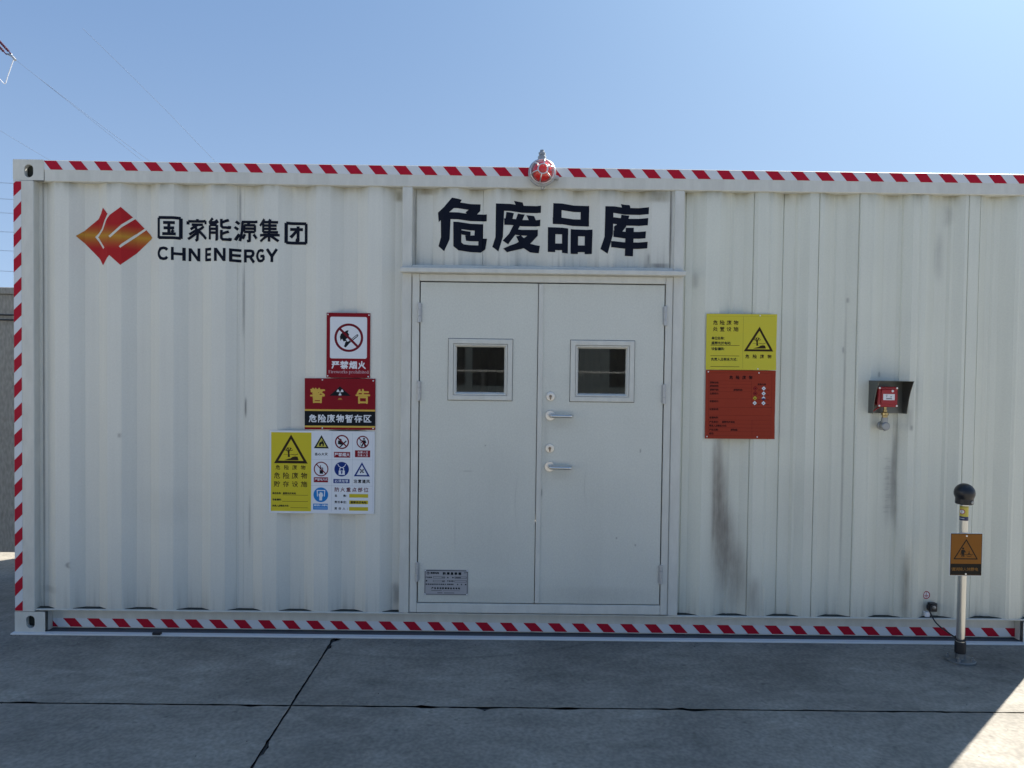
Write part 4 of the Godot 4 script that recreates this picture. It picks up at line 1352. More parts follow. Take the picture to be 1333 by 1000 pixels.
func signs() -> void:
	var red := lin(0.22, 0.010, 0.018)
	var white := lin(0.70, 0.73, 0.77)
	var black := lin(0.010, 0.012, 0.016)
	var yellow := lin(0.60, 0.50, 0.035)
	var gold := lin(0.62, 0.42, 0.08)
	var dark_red := lin(0.15, 0.008, 0.018)
	var blue := lin(0.012, 0.035, 0.19)
	var sky_blue := lin(0.02, 0.19, 0.52)
	var bark := lin(0.035, 0.022, 0.012)
	# no open flames
	var cv := Canvas.new(Rect2(248, 93, 318, 479), 1.2, red, GLYPHS)
	cv.rect(286, 122, 530, 430, white)
	cv.rect(273, 135, 543, 417, white)
	for e in [[286, 135], [530, 135], [286, 417], [530, 417]]:
		cv.disc(e[0], e[1], 13, white)
	cv.p("350 300 345 270 352 250 366 236 372 248 380 232 392 224 408 220 402 238 412 252 408 268 400 276 396 300 372 304 360 284", black)
	cv.p("388 290 396 280 404 292 398 300", white)
	cv.p("380 330 374 340 386 348 396 340 414 318 428 306 476 266 480 254 470 250 420 292 404 306 392 300 384 312", black)
	cv.l("420 300 470 260", 5, white)
	cv.ring(410, 276, 97, 17, dark_red)
	cv.l("342 208 478 344", 17, dark_red)
	cv.text("严禁烟火", 286, 450, 56, 64, 9.5, white)
	cv.latin("Fireworks prohibited", 410, 530, 29, white, true)
	sign_board("no_smoking_sign", "red and white no open flames sign, topmost of the three left of the door", Vector3(1.922, 1.6985, -0.009), Vector2(0.2515, 0.374), cv.tex(), red, 0.001, 0.0012, [Vector2(0.03, 0.975), Vector2(0.97, 0.97), Vector2(0.03, 0.025), Vector2(0.96, 0.02)])
	# warning
	cv = Canvas.new(Rect2(92, 570, 508, 375), 1.1, red, GLYPHS)
	cv.rect(92, 797, 600, 930, gold)
	cv.rect(92, 810, 600, 917, black)
	cv.text("警", 130, 642, 106, 106, 13, gold)
	cv.text("告", 458, 648, 104, 106, 14, gold)
	cv.p("345 628 422 697 270 697", black)
	for e in [[-90], [30], [150]]:
		var a := deg_to_rad(e[0] + 180.0)
		var q := PackedVector2Array()
		for k in [-28, -14, 0, 14, 28]:
			q.append(Vector2(346, 670) + Vector2.from_angle(a + deg_to_rad(k)) * 25.0)
		for k in [24, -24]:
			q.append(Vector2(346, 670) + Vector2.from_angle(a + deg_to_rad(k)) * 7.0)
		cv.poly(q, white)
	cv.disc(346, 670, 4, white)
	cv.ring(346, 720, 5, 3, gold)
	cv.l("332 726 338 716", 3, gold)
	cv.l("360 726 354 716", 3, gold)
	cv.text("危险废物暂存区", 122, 836, 57, 65.5, 7.6, white)
	sign_board("warning_sign", "red sign with yellow characters over a black band, in the middle of the left signs", Vector3(1.8765, 1.3585, -0.0085), Vector2(0.408, 0.2965), cv.tex(), red, 0.004, 0.0012, [Vector2(0.25, 0.97), Vector2(0.97, 0.96), Vector2(0.25, 0.03), Vector2(0.97, 0.03)])
	# storage facility board
	cv = Canvas.new(Rect2(75, 88, 1053, 824), 0.72, white, GLYPHS)
	var line := lin(0.40, 0.45, 0.52)
	cv.rect(93, 106, 495, 894, yellow)
	cv.p("292 128 122 416 460 416", bark)
	cv.p("292 174 165 390 417 390", yellow)
	dead_tree(cv, 268, 298, 1.08, bark)
	cv.text("危险废物", 138, 434, 46, 84, 4.5, bark, 1.05)
	cv.text("危险废物", 122, 508, 62, 90, 6.0, bark, 1.04)
	cv.text("贮存设施", 122, 594, 60, 90, 6.0, bark, 1.04)
	cv.text("单位名称:", 108, 706, 20, 21, 3.2, black)
	cv.text("盛辉光伏电站", 212, 706, 20, 22, 3.2, black)
	cv.text("设备编码:", 108, 770, 20, 21, 3.2, black)
	cv.text("负责人及联系方式:", 108, 832, 19, 20, 3.0, black)
	for e in [[210, 732], [206, 795], [290, 858]]:
		cv.rect(e[0], e[1], 464, e[1] + 3, bark)
	for x in [700, 906]:
		cv.rect(x, 106, x + 2, 634 if x > 800 else 894, line)
	for y in [372, 634]:
		cv.rect(496, y, 1110, y + 2, line)
	cv.rect(1110, 106, 1112, 894, line)
	# beware of fire
	cv.p("596 130 520 262 670 262", black)
	cv.p("596 156 545 248 647 248", lin(0.50, 0.46, 0.10))
	cv.p("574 240 572 214 584 196 592 204 602 178 614 200 622 214 618 240", black)
	cv.p("588 238 592 222 604 216 608 238", lin(0.50, 0.46, 0.10))
	cv.text("当心火灾", 530, 306, 28, 33, 4.0, black)
	# no flames
	cv.p("760 216 762 180 776 184 782 162 796 170 800 190 812 196 808 218 786 224", black)
	cv.p("780 240 776 250 790 246 848 190 842 180 800 218", black)
	cv.ring(801, 196, 64, 13, dark_red)
	cv.l("756 151 846 241", 13, dark_red)
	cv.rect(722, 296, 884, 352, red)
	cv.text("严禁烟火", 727, 305, 36, 39, 5.0, white)
	# no entry for the unauthorised
	cv.disc(1022, 162, 10, black)
	cv.p("1006 176 1038 176 1046 204 1034 206 1032 196 1040 240 1028 242 1018 214 1004 244 992 238 1008 204 1006 190 998 208 990 204", black)
	cv.l("984 172 984 226 1000 226", 3, black)
	cv.ring(1009, 194, 57, 11, dark_red)
	cv.l("969 154 1049 234", 10, dark_red)
	cv.rect(932, 278, 1084, 346, red)
	cv.text("当部人位", 958, 286, 23, 27, 3.2, white)
	cv.text("方系人及", 958, 316, 23, 27, 3.2, white)
	# no telephones
	cv.p("580 455 614 455 614 516 580 516", black)
	cv.rect(587, 462, 607, 480, white)
	cv.rect(584, 432, 591, 456, black)
	cv.ring(594, 469, 68, 10, dark_red)
	cv.l("546 421 642 517", 10, dark_red)
	cv.rect(522, 552, 664, 602, red)
	cv.text("严禁电方式", 530, 561, 26, 26, 3.4, white)
	# lock it
	cv.disc(800, 468, 73, blue)
	cv.rect(770, 482, 832, 526, white)
	cv.l("782 484 782 462 790 452 812 452 820 462 820 484", 9, white)
	cv.l("762 420 774 440 786 446", 7, white)
	cv.l("840 420 828 440 816 446", 7, white)
	cv.disc(801, 496, 9, blue)
	cv.rect(796, 498, 806, 516, blue)
	cv.rect(718, 568, 880, 608, blue)
	cv.text("必须加锁", 732, 573, 29, 35, 3.6, white)
	# mind the ventilation
	cv.p("1003 396 922 538 1084 538", blue)
	cv.p("1003 424 948 524 1058 524", white)
	for k in 4:
		var a := TAU * k / 4.0 + 0.4
		cv.poly(PackedVector2Array([Vector2(1003, 484), Vector2(1003, 484) + Vector2.from_angle(a) * 27.0, Vector2(1003, 484) + Vector2.from_angle(a + 0.8) * 24.0]), black)
	cv.disc(1003, 484, 6, black)
	cv.text("注意通风", 922, 570, 36, 42, 4.8, black)
	# discharge static
	cv.disc(593, 727, 74, sky_blue)
	cv.l("560 740 556 684 632 684 628 740", 9, white)
	cv.p("570 726 574 712 580 722 582 700 590 704 594 698 600 706 608 706 612 720 616 734 606 752 606 784 578 784 578 752", white)
	cv.rect(517, 816, 664, 876, sky_blue)
	cv.text("请消除人体静电", 524, 823, 19, 20, 2.8, white)
	cv.rect(526, 854, 656, 864, lin(0.25, 0.4, 0.65))
	cv.text("防火重点部位", 730, 650, 46, 58.5, 5.0, lin(0.10, 0.02, 0.03))
	cv.text("名", 732, 722, 25, 40, 3.6, black)
	cv.text("称:", 818, 722, 25, 30, 3.6, black)
	cv.text("责任单位:", 732, 786, 24, 29, 3.6, black)
	cv.text("责任人:", 732, 850, 24, 41, 3.6, black)
	for y in [715, 780, 846]:
		cv.rect(878, y, 1068, y + 36, yellow * 0.95)
	cv.text("盛辉光伏电站", 892, 787, 24, 27, 3.8, bark)
	sign_board("storage_notice_board", "wide board with yellow panel and rows of small safety symbols, lowest left sign", Vector3(1.774, 0.9615, -0.009), Vector2(0.6095, 0.480), cv.tex(), white, -0.0005, 0.0015, [Vector2(0.012, 0.982), Vector2(0.988, 0.98), Vector2(0.012, 0.018), Vector2(0.988, 0.018)])
	# disposal facility, yellow
	cv = Canvas.new(Rect2(78, 48, 505, 404), 1.2, lin(0.60, 0.53, 0.055), GLYPHS)
	cv.text("危险废物", 126, 95, 33, 49, 3.8, bark, 1.05)
	cv.text("处置设施", 126, 142, 33, 49, 3.8, bark, 1.05)
	cv.text("单位名称:", 116, 213, 22, 22, 3.0, black)
	cv.text("盛辉光伏电站", 116, 248, 22, 23, 3.0, black)
	cv.text("设备编码:", 116, 290, 22, 22, 3.0, black)
	cv.text("负责人及联系方式:", 114, 366, 22, 23, 3.0, black)
	for y in [274, 350, 428]:
		cv.rect(110, y, 318, y + 3, bark)
	cv.rect(342, 66, 344, 440, lin(0.28, 0.24, 0.04))
	cv.rect(96, 64, 570, 65.5, lin(0.35, 0.30, 0.04))
	cv.p("460 138 350 317 562 317", bark)
	cv.p("460 168 377 302 535 302", lin(0.60, 0.53, 0.055))
	dead_tree(cv, 444, 242, 0.68, bark)
	cv.text("危险废物", 362, 340, 28, 53, 3.6, bark, 1.05)
	sign_board("disposal_sign", "yellow sheet with a dead tree triangle, upper of the two signs right of the door", Vector3(4.1945, 1.7475, -0.004), Vector2(0.408, 0.323), cv.tex(), lin(0.5, 0.42, 0.05), 0.004, 0.005, [Vector2(0.76, 0.975), Vector2(0.74, 0.02)])
	# label sheet, orange red
	var rust := lin(0.30, 0.042, 0.022)
	cv = Canvas.new(Rect2(73, 455, 510, 498), 1.2, rust, GLYPHS)
	var ink := lin(0.04, 0.008, 0.008)
	var rule := lin(0.13, 0.018, 0.012)
	cv.text("危险废物", 246, 494, 26, 47, 4.4, ink)
	var rows := {"废物名称:": 538, "废物类别:": 563, "废物代码:": 590, "主要成分:": 618, "有害成分:": 674, "注意事项:": 732, "备编电码:": 792, "产生单位: 盛辉光伏电站": 824, "联系人及联系方式:": 852, "产生日期:": 881, "备注:": 908}
	for t: String in rows:
		cv.text(t, 104, rows[t], 15, 15.5, 2.6, ink)
	cv.text("废物形态:", 278, 590, 15, 15.5, 2.6, ink)
	cv.text("废物重:", 262, 881, 15, 15.5, 2.6, ink)
	cv.text("危险分类", 452, 549, 14, 15.5, 2.6, ink)
	for y in [532, 556, 582, 610, 662, 724, 782, 816, 845, 873, 900]:
		cv.rect(96, y, 408 if y < 700 else 556, y + 1.5, rule)
	cv.rect(408, 532, 409.5, 722, rule)
	cv.rect(416, 816, 417.5, 930, rule)
	for e in [[96, 474, 556, 475.5], [96, 474, 97.5, 932], [555, 474, 556.5, 932], [96, 931, 556, 932.5], [409, 722, 556, 723.5]]:
		cv.rect(e[0], e[1], e[2], e[3], rule)
	var tint := [[436, 585, lin(0.25, 0.02, 0.02)], [498, 585, white], [436, 622, lin(0.25, 0.02, 0.02)], [498, 622, white], [435, 656, lin(0.5, 0.4, 0.05)], [498, 657, white], [434, 692, white], [498, 692, white]]
	for e in tint:
		var x: float = e[0]
		var y: float = e[1]
		cv.poly(PackedVector2Array([Vector2(x, y - 18), Vector2(x + 18, y), Vector2(x, y + 18), Vector2(x - 18, y)]), ink)
		cv.poly(PackedVector2Array([Vector2(x, y - 16), Vector2(x + 16, y), Vector2(x, y + 16), Vector2(x - 16, y)]), e[2])
		if e[2] == white:
			cv.disc(x, y + 1, 4.5, lin(0.25, 0.28, 0.3))
		else:
			cv.disc(x, y + 1, 4.5, ink)
		cv.rect(x + 20, y + 10, x + 40, y + 13, ink)
	cv.poly(PackedVector2Array([Vector2(482, 657), Vector2(514, 657), Vector2(498, 673)]), lin(0.02, 0.03, 0.12))
	sign_board("label_sheet", "orange-red sheet of ruled lines, lower of the two signs right of the door", Vector3(4.1965, 1.3845, -0.006), Vector2(0.406, 0.398), cv.tex(), rust, 0.004, 0.003, [Vector2(0.035, 0.975), Vector2(0.76, 0.965), Vector2(0.03, 0.03), Vector2(0.75, 0.03)])
	# maker's plate on the door
	var tin := lin(0.36, 0.36, 0.37)
	cv = Canvas.new(Rect2(150, 205, 955, 585), 0.42, tin, GLYPHS)
	cv.l("200 230 1070 230 1070 262 1098 262", 6, black)
	cv.l("185 240 170 258 166 738 190 762", 8, black)
	cv.l("200 772 1060 772 1092 740 1092 250 1064 226 210 222 176 250", 9, black)
	cv.ring(232, 286, 27, 9, black)
	cv.l("222 276 244 276 232 300", 8, black)
	cv.text("防爆电站", 288, 262, 42, 46, 9, black)
	cv.text("防爆集装箱", 556, 262, 60, 85, 12, black)
	cv.l("1024 262 1036 280", 8, black)
	cv.l("1050 262 1062 280", 8, black)
	cv.text("产生备编", 184, 370, 26, 34, 7, black)
	cv.text("重", 184, 448, 30, 34, 7, black)
	cv.text("量", 292, 448, 30, 34, 7, black)
	cv.text("名", 652, 370, 28, 34, 7, black)
	cv.text("称", 762, 370, 28, 34, 7, black)
	cv.text("产生日期", 652, 452, 28, 36, 7, black)
	for e in [[345, 365, 600, 402], [345, 448, 600, 488], [815, 365, 1070, 402], [815, 448, 1070, 488]]:
		cv.l("%d %d %d %d %d %d %d %d %d %d" % [e[0], e[1], e[2], e[1], e[2], e[3], e[0], e[3], e[0], e[1]], 5, black)
	cv.rect(530, 380, 596, 394, lin(0.1, 0.1, 0.11))
	cv.rect(830, 372, 950, 396, lin(0.1, 0.1, 0.11))
	cv.rect(540, 460, 590, 482, lin(0.1, 0.1, 0.11))
	cv.text("防爆危险废物存设施防火", 184, 528, 27, 42, 7, black)
	cv.text("部位责任", 655, 528, 27, 36, 7, black)
	cv.text("单", 870, 530, 24, 36, 7, black)
	cv.text("日", 955, 530, 24, 36, 7, black)
	cv.text("期", 1045, 530, 24, 36, 7, black)
	cv.text("产生单位防爆装备光电站", 312, 612, 40, 58, 9, black)
	cv.rect(306, 680, 535, 692, lin(0.12, 0.12, 0.13))
	cv.rect(560, 682, 930, 690, lin(0.16, 0.16, 0.17))
	cv.rect(440, 728, 550, 746, lin(0.14, 0.14, 0.15))
	cv.rect(585, 730, 810, 746, lin(0.14, 0.14, 0.15))
	var np := sign_board("maker_plate", "small engraved metal plate at the bottom corner of the left door leaf", Vector3(2.502, 0.328, 0.001), Vector2(0.254, 0.149), cv.tex(), tin, 0.0, 0.0, [Vector2(0.022, 0.96), Vector2(0.978, 0.96), Vector2(0.022, 0.04), Vector2(0.978, 0.04)])
	np.set_meta("category", "nameplate")


# ------------------------------------------------------------------ fittings on the wall
const FRONT := Basis(Vector3.RIGHT, Vector3.BACK, Vector3.DOWN)   # local y looks out of the wall


func fittings() -> void:
	# warning beacon on the top rail
	var t := thing("warning_beacon", "round red warning lamp in a wire guard on the top rail above the door", "lamp", Vector3(3.026, 2.692, 0.0))
	var mb := MB.new()
	var f := Transform3D(FRONT, Vector3())
	mb.lathe([Vector2(0.058, 0.0), Vector2(0.062, 0.006), Vector2(0.066, 0.028), Vector2(0.077, 0.032), Vector2(0.079, 0.038), Vector2(0.079, 0.050), Vector2(0.076, 0.055), Vector2(0.060, 0.058), Vector2(0.056, 0.056)], f, 36)
	for k in 6:
		var a := TAU * (k + 0.5) / 6.0
		mb.lathe([Vector2(0.0, 0.062), Vector2(0.0045, 0.0605), Vector2(0.0045, 0.050)], Transform3D(FRONT, Vector3(cos(a) * 0.070, sin(a) * 0.070, 0)), 8)
	part("housing", mb, M.cast, t)
	mb = MB.new()
	var dome := [Vector2(0.056, 0.052), Vector2(0.056, 0.075)]
	for k in 9:
		var a := PI / 2.0 * (k + 1) / 9.0
		dome.append(Vector2(0.056 * cos(a), 0.075 + 0.050 * sin(a)))
	mb.lathe(dome, f, 32)
	part("lamp_lens", mb, M.lens, t)
	mb = MB.new()
	for e in [[0.066, 0.078], [0.027, 0.134]]:
		var pts := []
		for k in 30:
			pts.append(Vector3(cos(TAU * k / 30) * e[0], sin(TAU * k / 30) * e[0], e[1]))
		mb.tube(pts, 0.0036, 8, true)
	for k in 6:
		var a := TAU * (k + 0.3) / 6.0
		var pts := []
		for e in 9:
			var b := PI / 2.0 * e / 8.0
			var r := lerpf(0.027, 0.070, cos(b) ** 0.8)
			pts.append(Vector3(cos(a) * r, sin(a) * r, 0.056 + 0.078 * sin(b)))
		mb.tube(pts, 0.0033, 8)
	part("wire_guard", mb, M.satin, t)
	mb = MB.new()
	mb.lathe([Vector2(0.022, 0.068), Vector2(0.024, 0.078), Vector2(0.024, 0.096), Vector2(0.018, 0.100), Vector2(0.018, 0.104)], Transform3D(Basis(), Vector3(-0.001, 0, 0.03)), 6)
	mb.lathe([Vector2(0.018, 0.104), Vector2(0.021, 0.106), Vector2(0.021, 0.117), Vector2(0.013, 0.121), Vector2(0.012, 0.132), Vector2(0, 0.133)], Transform3D(Basis(Vector3.UP, 0.3), Vector3(-0.001, 0, 0.03)), 6)
	part("cable_gland", mb, M.zinc, t)
	mb = MB.new()
	mb.lathe([Vector2(0.0, 0.103), Vector2(0.010, 0.102), Vector2(0.015, 0.095), Vector2(0.015, 0.072), Vector2(0.018, 0.068)], Transform3D(Basis(Vector3.BACK, -1.9), Vector3(0, 0.004, 0.03)), 6)
	part("blanking_plug", mb, M.cast, t)
	mb = MB.new()
	var eye := []
	for k in 14:
		eye.append(Vector3(0.004 + cos(TAU * k / 14) * 0.009, -0.084 + sin(TAU * k / 14) * 0.009, 0.045))
	mb.tube(eye, 0.003, 8, true)
	mb.tube([Vector3(0.0, -0.066, 0.045), Vector3(0.002, -0.078, 0.045)], 0.004, 8)
	part("earth_ring", mb, M.zinc, t)

	# gas detector alarm under a rain hood
	t = thing("rain_hood", "dark bent steel rain hood on the right wall panel around a red box", "hood", Vector3(4.945, 1.345, -0.010))
	var side := PackedVector2Array([Vector2(0, 0), Vector2(0.054, 0), Vector2(0.060, 0.03), Vector2(0.072, 0.08), Vector2(0.090, 0.13), Vector2(0.120, 0.187), Vector2(0, 0.187)])
	for x in [0.0, 0.196]:
		mb = MB.new()
		mb.prism(side, x, x + 0.002, Transform3D(Basis(Vector3.BACK, Vector3.UP, Vector3.RIGHT), Vector3()))
		part("side_plate", mb, M.hood, t)
	mb = MB.new()
	mb.box(Vector3(-0.002, 0.1872, 0.0), Vector3(0.200, 0.1892, 0.121), 0.0005)
	part("top_plate", mb, M.hood, t)
	mb = MB.new()
	mb.box(Vector3(0.002, 0.0, 0.0002), Vector3(0.196, 0.187, 0.002), 0.0)
	part("back_plate", mb, M.hood, t)
	t = thing("gas_alarm", "red square alarm box with white label and brass gland under the dark hood", "alarm", Vector3(5.026, 1.442, -0.006))
	mb = MB.new()
	mb.box(Vector3(-0.050, -0.052, 0.0), Vector3(0.050, 0.052, 0.048), 0.006)
	mb.box(Vector3(-0.057, -0.058, 0.0485), Vector3(0.057, 0.058, 0.060), 0.004)
	mb.box(Vector3(-0.040, -0.042, 0.0605), Vector3(0.040, 0.044, 0.069), 0.003)
	part("alarm_box", mb, M.red_box, t)
	mb = MB.new()
	mb.lathe([Vector2(0.0055, 0.0602), Vector2(0.0055, 0.064), Vector2(0, 0.0645)], f, 8)
	var bolt := mb.mesh()
	for x in [-0.050, 0.050]:
		for y in [-0.051, 0.051]:
			put("bolt", bolt, M.satin, t).position = Vector3(x, y, 0)
	var cv := Canvas.new(Rect2(0, 0, 140, 80), 1.0, lin(0.72, 0.73, 0.75), GLYPHS)
	cv.l("34 20 44 10 48 18", 5, lin(0.05, 0.05, 0.06))
	cv.disc(42, 36, 7, lin(0.25, 0.27, 0.3))
	cv.disc(96, 36, 8, lin(0.18, 0.20, 0.24))
	cv.rect(36, 56, 108, 68, lin(0.04, 0.05, 0.08))
	mb = MB.new()
	mb.quad_uv(Vector3(-0.032, -0.018, 0.0694), Vector3(0.034, -0.018, 0.0694), Vector3(0.034, 0.017, 0.0694), Vector3(-0.032, 0.017, 0.0694), Vector3.BACK, Rect2(0, 1, 1, -1))
	part("label_plate", mb, mat(Color.WHITE, 0.4, 0.0, cv.tex()), t)
	mb = MB.new()
	mb.lathe([Vector2(0, 0.0698), Vector2(0.007, 0.0696), Vector2(0.007, 0.069)], Transform3D(FRONT, Vector3(0.022, 0.034, 0)), 12)
	part("round_mark", mb, M.white, t)
	mb = MB.new()
	mb.lathe([Vector2(0.009, -0.058), Vector2(0.009, -0.074), Vector2(0.013, -0.076), Vector2(0.013, -0.086), Vector2(0.010, -0.089)], Transform3D(Basis(), Vector3(-0.002, 0, 0.034)), 6)
	mb.lathe([Vector2(0.010, -0.089), Vector2(0.020, -0.092), Vector2(0.020, -0.106), Vector2(0.015, -0.109), Vector2(0.015, -0.120), Vector2(0.013, -0.128), Vector2(0, -0.128)], Transform3D(Basis(Vector3.UP, 0.4), Vector3(-0.002, 0, 0.034)), 6)
	part("brass_gland", mb, M.brass, t)
	mb = MB.new()
	mb.lathe([Vector2(0.017, -0.120), Vector2(0.018, -0.124), Vector2(0.018, -0.150), Vector2(0.016, -0.155)], Transform3D(Basis(), Vector3(-0.002, 0, 0.032)), 16)
	mb.lathe([Vector2(0.020, 0.0), Vector2(0.026, 0.001), Vector2(0.026, 0.012), Vector2(0.021, 0.014), Vector2(0.021, 0.046), Vector2(0.024, 0.048), Vector2(0.024, 0.056), Vector2(0.020, 0.060), Vector2(0, 0.060)], Transform3D(FRONT, Vector3(-0.002, -0.170, -0.006)), 18)
	part("conduit_elbow", mb, M.zinc, t)
	mb = MB.new()
	mb.tube([Vector3(0.0, -0.192, 0.03), Vector3(0.0, -0.199, 0.03)], 0.006, 8)
	part("drain_screw", mb, M.zinc, t)
	mb = MB.new()
	mb.tube([Vector3(-0.062, -0.088, 0.01), Vector3(-0.045, -0.070, 0.022), Vector3(-0.032, -0.060, 0.03)], 0.004, 8)
	part("wire", mb, M.red_box, t)

	# earthing terminal and its round label
	t = thing("earth_label", "small round white sticker with a red earth symbol low on the right wall", "sticker", Vector3(5.338, 0.268, depth_at(prof_right, 5.338)))
	cv = Canvas.new(Rect2(0, 0, 100, 100), 1.0, lin(0.70, 0.71, 0.72), GLYPHS)
	var er := lin(0.30, 0.02, 0.025)
	cv.ring(50, 50, 41, 11, er)
	cv.l("50 22 50 54", 7, er)
	cv.l("26 54 74 54", 7, er)
	cv.l("34 65 66 65", 6, er)
	cv.l("43 75 57 75", 5, er)
	mb = MB.new()
	var round := PackedVector2Array()
	for k in 28:
		round.append(Vector2(5.338, 0.268) + Vector2.from_angle(TAU * k / 28) * 0.0255)
	film(mb, round, prof_right, DENT_R, 0.0015, Rect2(5.3125, 0.2425, 0.051, 0.051))
	part("sticker_disc", mb, mat(Color.WHITE, 0.6, 0.0, cv.tex()), t).position = -t.position
	t = thing("earth_terminal", "black earthing terminal block on the wall below the round earth sticker", "terminal", Vector3(5.356, 0.203, -0.046))
	mb = MB.new()
	mb.box(Vector3(-0.014, -0.024, 0.0), Vector3(0.030, 0.026, 0.030), 0.003)
	mb.box(Vector3(-0.022, -0.018, 0.006), Vector3(-0.0145, 0.012, 0.024), 0.002)
	part("terminal_block", mb, M.black, t)
	mb = MB.new()
	mb.lathe([Vector2(0.011, 0.030), Vector2(0.011, 0.036), Vector2(0.006, 0.037), Vector2(0.006, 0.044), Vector2(0, 0.045)], Transform3D(FRONT, Vector3(0.008, 0.004, 0)), 6)
	part("bolt", mb, M.zinc, t)
	mb = MB.new()
	mb.box(Vector3(5.318, 0.1475, -0.048), Vector3(5.345, 0.176, -0.020), 0.002)
	tag(part("cable_clip", mb, M.white, self), "small pale metal tab between the terminal block and the bottom rail", "bracket")
	mb = MB.new()
	mb.box(Vector3(0.81, 0.0108, 0.008), Vector3(0.858, 0.026, 0.034), 0.003)
	tag(part("rubber_pad", mb, M.black, self), "little black rubber pad on the white base strip near the left corner", "pad")


func post_and_cable() -> void:
	var t := thing("static_discharge_post", "steel post with a black ball top and an amber sign, standing before the right end", "post", Vector3(5.359, 0.0, 0.2513))
	var mb := MB.new()
	mb.lathe([Vector2(0.078, 0.0005), Vector2(0.078, 0.009), Vector2(0.075, 0.0115), Vector2(0.024, 0.0115)], Transform3D(), 40)
	mb.lathe([Vector2(0.026, 0.0115), Vector2(0.0245, 0.020), Vector2(0.0245, 0.05)], Transform3D(), 24)
	var foot := part("base_plate", mb, M.old_zinc, t)
	mb = MB.new()
	mb.lathe([Vector2(0.010, 0.0115), Vector2(0.010, 0.020), Vector2(0.005, 0.0205), Vector2(0.005, 0.030), Vector2(0, 0.031)], Transform3D(), 6)
	var bolt := mb.mesh()
	for k in 4:
		var a := TAU * (k + 0.4) / 4.0
		put("bolt", bolt, M.zinc, foot).position = Vector3(cos(a) * 0.060, 0, sin(a) * 0.060)
	mb = MB.new()
	mb.lathe([Vector2(0.0215, 0.0118), Vector2(0.0215, 0.872)], Transform3D(), 32)
	part("pole", mb, M.steel, t)
	mb = MB.new()
	mb.lathe([Vector2(0.022, 0.042), Vector2(0.0275, 0.043), Vector2(0.0285, 0.047), Vector2(0.0285, 0.100), Vector2(0.0270, 0.104), Vector2(0.022, 0.105)], Transform3D(), 28)
	part("insulating_sleeve", mb, M.black, t)
	mb = MB.new()
	var ball := [Vector2(0.0215, 0.866), Vector2(0.042, 0.867), Vector2(0.045, 0.871), Vector2(0.0445, 0.897)]
	for k in 12:
		var a := -0.50 + (PI / 2.0 + 0.50) * k / 11.0
		ball.append(Vector2(0.0525 * cos(a), 0.928 + 0.0525 * sin(a)))
	mb.lathe(ball, Transform3D(), 36)
	var cap := part("ball_top", mb, mat(lin(0.010, 0.011, 0.015), 0.35), t)
	mb = MB.new()
	mb.lathe([Vector2(0.0, 0.0475), Vector2(0.008, 0.047), Vector2(0.009, 0.0435)], Transform3D(FRONT.rotated(Vector3.UP, 0.15), Vector3(0.011, 0.882, 0)), 16)
	part("indicator", mb, M.zinc, cap)
	# sticker round the pole
	var cv := Canvas.new(Rect2(0, 0, 420, 290), 0.6, lin(0.55, 0.45, 0.06), GLYPHS)
	cv.rect(0, 0, 420, 30, lin(0.35, 0.30, 0.05))
	cv.rect(0, 210, 420, 290, lin(0.012, 0.02, 0.08))
	for x in [140, 350]:
		cv.disc(x, 115, 44, lin(0.72, 0.72, 0.72))
		cv.ring(x, 115, 44, 13, lin(0.35, 0.03, 0.03))
		cv.l("%d 90 %d 140" % [x, x], 10, lin(0.2, 0.2, 0.2))
		cv.rect(x - 40, 240, x + 40, 258, lin(0.3, 0.33, 0.4))
	mb = MB.new()
	for k in 28:
		var a := TAU * k / 28
		var b := TAU * (k + 1) / 28
		var na := Vector3(sin(a), 0, cos(a))
		var nb := Vector3(sin(b), 0, cos(b))
		var u0 := float(k) / 28
		var u1 := float(k + 1) / 28
		var r := 0.0219
		mb.tri(na * r + Vector3.UP * 0.778, nb * r + Vector3.UP * 0.778, nb * r + Vector3.UP * 0.858, na, nb, nb, Vector2(u0, 1), Vector2(u1, 1), Vector2(u1, 0))
		mb.tri(na * r + Vector3.UP * 0.778, nb * r + Vector3.UP * 0.858, na * r + Vector3.UP * 0.858, na, nb, na, Vector2(u0, 1), Vector2(u1, 0), Vector2(u0, 0))
	part("sticker", mb, mat(Color.WHITE, 0.35, 0.0, cv.tex()), t)
	# amber sign
	var amber := lin(0.25, 0.095, 0.012)
	var soot := lin(0.010, 0.008, 0.006)
	cv = Canvas.new(Rect2(122, 552, 270, 370), 1.1, amber, GLYPHS)
	cv.rect(122, 820, 392, 922, soot)
	for e in [[122, 552, 392, 558], [122, 552, 127, 922], [387, 552, 392, 922], [122, 912, 392, 922]]:
		cv.rect(e[0], e[1], e[2], e[3], lin(0.05, 0.03, 0.015))
	cv.line(cv.pts("256 608 156 776 352 776 256 608"), 9, soot)
	cv.disc(230, 684, 9, soot)
	cv.p("216 696 242 696 254 716 250 722 242 714 242 758 234 758 230 730 226 758 218 758 218 714 214 740 208 738", soot)
	cv.l("246 738 316 738", 4, soot)
	cv.l("282 708 282 738", 5, soot)
	cv.l("262 748 272 754 292 754 304 748", 4, soot)
	cv.l("272 740 276 728 288 728 292 740", 4, soot)
	cv.text("请消除人体静电", 134, 852, 32, 33, 3.8, lin(0.22, 0.10, 0.02))
	mb = MB.new()
	mb.box(Vector3(-0.0885, 0.477, 0.024), Vector3(0.0885, 0.711, 0.0285), 0.002)
	var plate := part("sign_plate", mb, M.white, t)
	plate.set_meta("label", "amber warning sign with a black triangle and a black bottom band")
	mb = MB.new()
	mb.quad_uv(Vector3(-0.0865, 0.480, 0.0289), Vector3(0.0865, 0.480, 0.0289), Vector3(0.0865, 0.710, 0.0289), Vector3(-0.0865, 0.710, 0.0289), Vector3.BACK, Rect2(0, 1, 1, -1))
